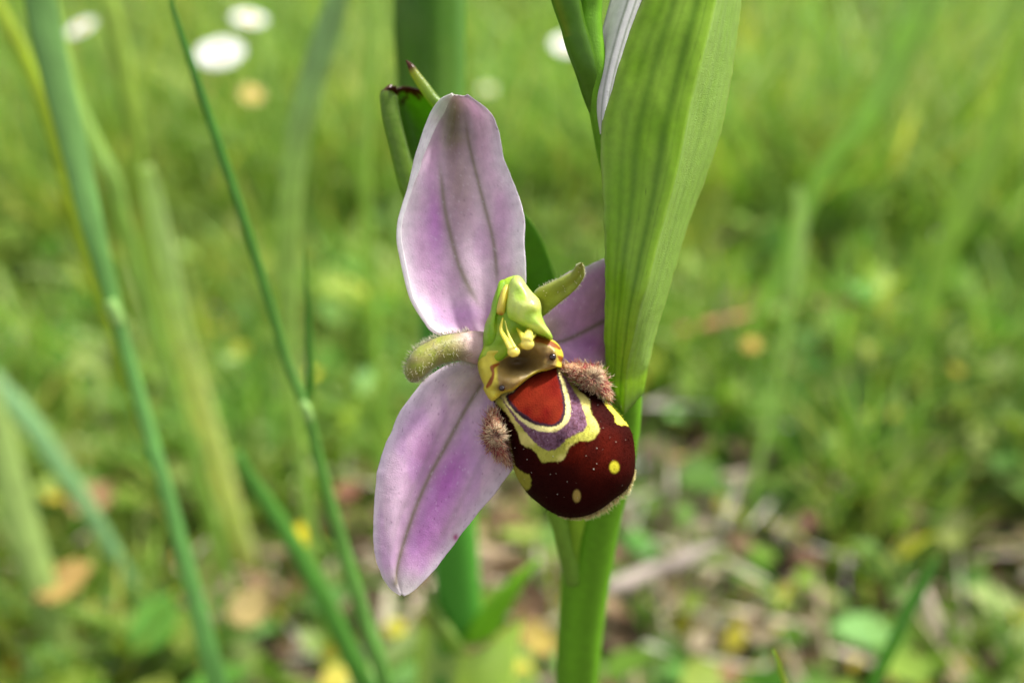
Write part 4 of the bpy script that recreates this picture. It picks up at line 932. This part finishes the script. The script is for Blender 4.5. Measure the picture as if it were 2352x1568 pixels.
def ribbons(n, rmin, rmax, lo, hi, wlo, whi, pal, name, mat, label, lean=(.1, .7), seg=5, flat=False, keepz=None, h0=0.0, pw=.62):
    xy = scatter(n, rmin, rmax, pw=pw)
    zn = zone(xy)
    if keepz is not None: m = rng.random(len(xy)) < keepz(zn); xy, zn = xy[m], zn[m]
    n = len(xy)
    L = rng.uniform(lo, hi, n) * (1 - .5 * zn); w = rng.uniform(wlo, whi, n)
    az = rng.uniform(0, 2 * np.pi, n); le = rng.uniform(*lean, n); cv = rng.uniform(.1, 1.3, n)
    t = np.linspace(0, 1, seg + 1)
    ang = le[:, None] + cv[:, None] * t[None] ** 1.5 * (0 if flat else 1)
    if flat: ang = np.full_like(ang, 1.45) + rng.normal(0, .12, (n, 1))
    ds = (L / seg)[:, None]
    hor = np.cumsum(np.c_[np.zeros(n), np.sin(ang[:, :-1]) * ds], 1); ver = np.cumsum(np.c_[np.zeros(n), np.cos(ang[:, :-1]) * ds], 1)
    dirh = np.stack([np.cos(az), np.sin(az)], 1)
    zb = h0 * rng.random(n) - .003 * (0 if flat else 1)
    C = np.concatenate([xy[:, None] + dirh[:, None] * hor[..., None], (zb[:, None] + np.maximum(ver, -.0 if not flat else -.002))[..., None]], 2)
    m = ok(C); C, L, w, az, dirh = C[m], L[m], w[m], az[m], dirh[m]; n = len(C)
    tw = rng.uniform(-1, 1, n)
    s = np.stack([-np.sin(az + tw), np.cos(az + tw), np.zeros(n)], 1)
    prof = np.interp(t, [0, .25, .7, 1], [.7, 1, .75, .06])
    A = C - s[:, None] * (w[:, None] * prof[None] / 2)[..., None]; B = C + s[:, None] * (w[:, None] * prof[None] / 2)[..., None]
    V = np.stack([A, B], 2).reshape(-1, 3)
    o = (np.arange(n) * (2 * (seg + 1)))[:, None, None]; i = (np.arange(seg) * 2)[None, :, None]
    F = (o + i + np.array([0, 1, 3, 2])[None, None]).reshape(-1, 4)
    pal = np.array([S(*p[:3]) for p in pal]); 
    c = pal[rng.integers(0, len(pal), n)] * rng.uniform(.75, 1.2, (n, 1)) * np.array([.93, .98, .92]) * patch(C[:, 0, :2])
    c = np.repeat(c, 2 * (seg + 1), 0)
    return tag(mesh(name, V, [F], mat, None, c), label, None, kind='stuff')

def leaves(n, rmin, rmax, slo, shi, pal, name, mat, label, hmax, keepz=None, up=.55, asp=(.5, .9), pw=.62):
    xy = scatter(n, rmin, rmax, pw=pw); zn = zone(xy)
    if keepz is not None: m = rng.random(len(xy)) < keepz(zn); xy, zn = xy[m], zn[m]
    n = len(xy)
    c = np.c_[xy, rng.random(n) ** 1.4 * hmax * (1 - .5 * zn) + .002]
    m = ok(c[:, None]); c = c[m]; n = len(c)
    nrm = rng.normal(0, 1, (n, 3)) * up + np.array([0, -.1, 1]); nrm /= np.linalg.norm(nrm, axis=1, keepdims=True)
    a = np.cross(nrm, rng.normal(0, 1, (n, 3))); a /= np.linalg.norm(a, axis=1, keepdims=True); b = np.cross(nrm, a)
    L = rng.uniform(slo, shi, n)[:, None]; w = L * rng.uniform(*asp, (n, 1))
    pts = np.stack([c - a * L * .5, c - a * L * .2 + b * w * .42 + nrm * w * .1, c + a * L * .18 + b * w * .5 + nrm * w * .12, c + a * L * .5,
                    c + a * L * .18 - b * w * .5 + nrm * w * .12, c - a * L * .2 - b * w * .42 + nrm * w * .1, c - a * L * .2, c + a * L * .2], 1)
    V = pts.reshape(-1, 3); o = np.arange(n)[:, None] * 8
    q = np.concatenate([o + np.array([[1, 2, 7, 6]]), o + np.array([[6, 7, 4, 5]])]); t = np.concatenate([o + np.array([[0, 1, 6]]), o + np.array([[0, 6, 5]]), o + np.array([[2, 3, 7]]), o + np.array([[7, 3, 4]])])
    pal = np.array([S(*p) for p in pal]); cc = np.repeat(pal[rng.integers(0, len(pal), n)] * rng.uniform(.75, 1.2, (n, 1)) * np.array([.93, .98, .92]) * patch(c[:, :2]), 8, 0)
    return tag(mesh(name, V, [q, t], mat, None, cc), label, None, kind='stuff')

greens = [(112, 146, 54), (104, 140, 50), (128, 158, 64), (142, 168, 86), (98, 136, 62), (150, 170, 76), (92, 130, 46), (164, 182, 118), (122, 154, 54), (108, 146, 74), (172, 174, 84)]
ribbons(20000, .17, .62, .020, .062, .0009, .0030, greens, 'grass', M_grass, 'short blurred grass close around the orchid', keepz=lambda z: 1 - .85 * z, pw=.9)
ribbons(34000, .42, 2.6, .03, .11, .0012, .0036, greens, 'grass', M_grass, 'blurred green meadow grass', keepz=lambda z: 1 - .8 * z)
leaves(11000, .14, 2.2, .006, .018, greens[:8] + [(96, 150, 60), (120, 168, 96)], 'ground_cover', M_grass, 'low broad-leaved green plants between the grass', .026, keepz=lambda z: 1 - .85 * z)
leaves(420, .14, 1.2, .004, .010, [(206, 196, 60), (204, 184, 70), (190, 176, 70)], 'yellowed_leaves', M_grass, 'scattered yellowing leaves in the ground cover', .03, keepz=lambda z: 1 - .4 * z)
ribbons(4200, .12, 1.2, .012, .05, .0010, .0032, [(172, 160, 146), (150, 136, 120), (190, 180, 168), (120, 100, 84), (160, 154, 148), (104, 84, 68), (150, 130, 112)], 'dry_litter', M_litter, 'pale dry straw and dead stems on the soil', seg=3, flat=True, h0=.012, keepz=lambda z: .25 + .75 * z, pw=.9)
leaves(3600, .12, 1.0, .004, .012, [(130, 104, 84), (140, 116, 98), (92, 70, 54), (160, 144, 130), (136, 100, 84)], 'leaf_litter', M_litter, 'brown and grey leaf scraps on the soil', .010, keepz=lambda z: .25 + .75 * z, up=.35, pw=.9)
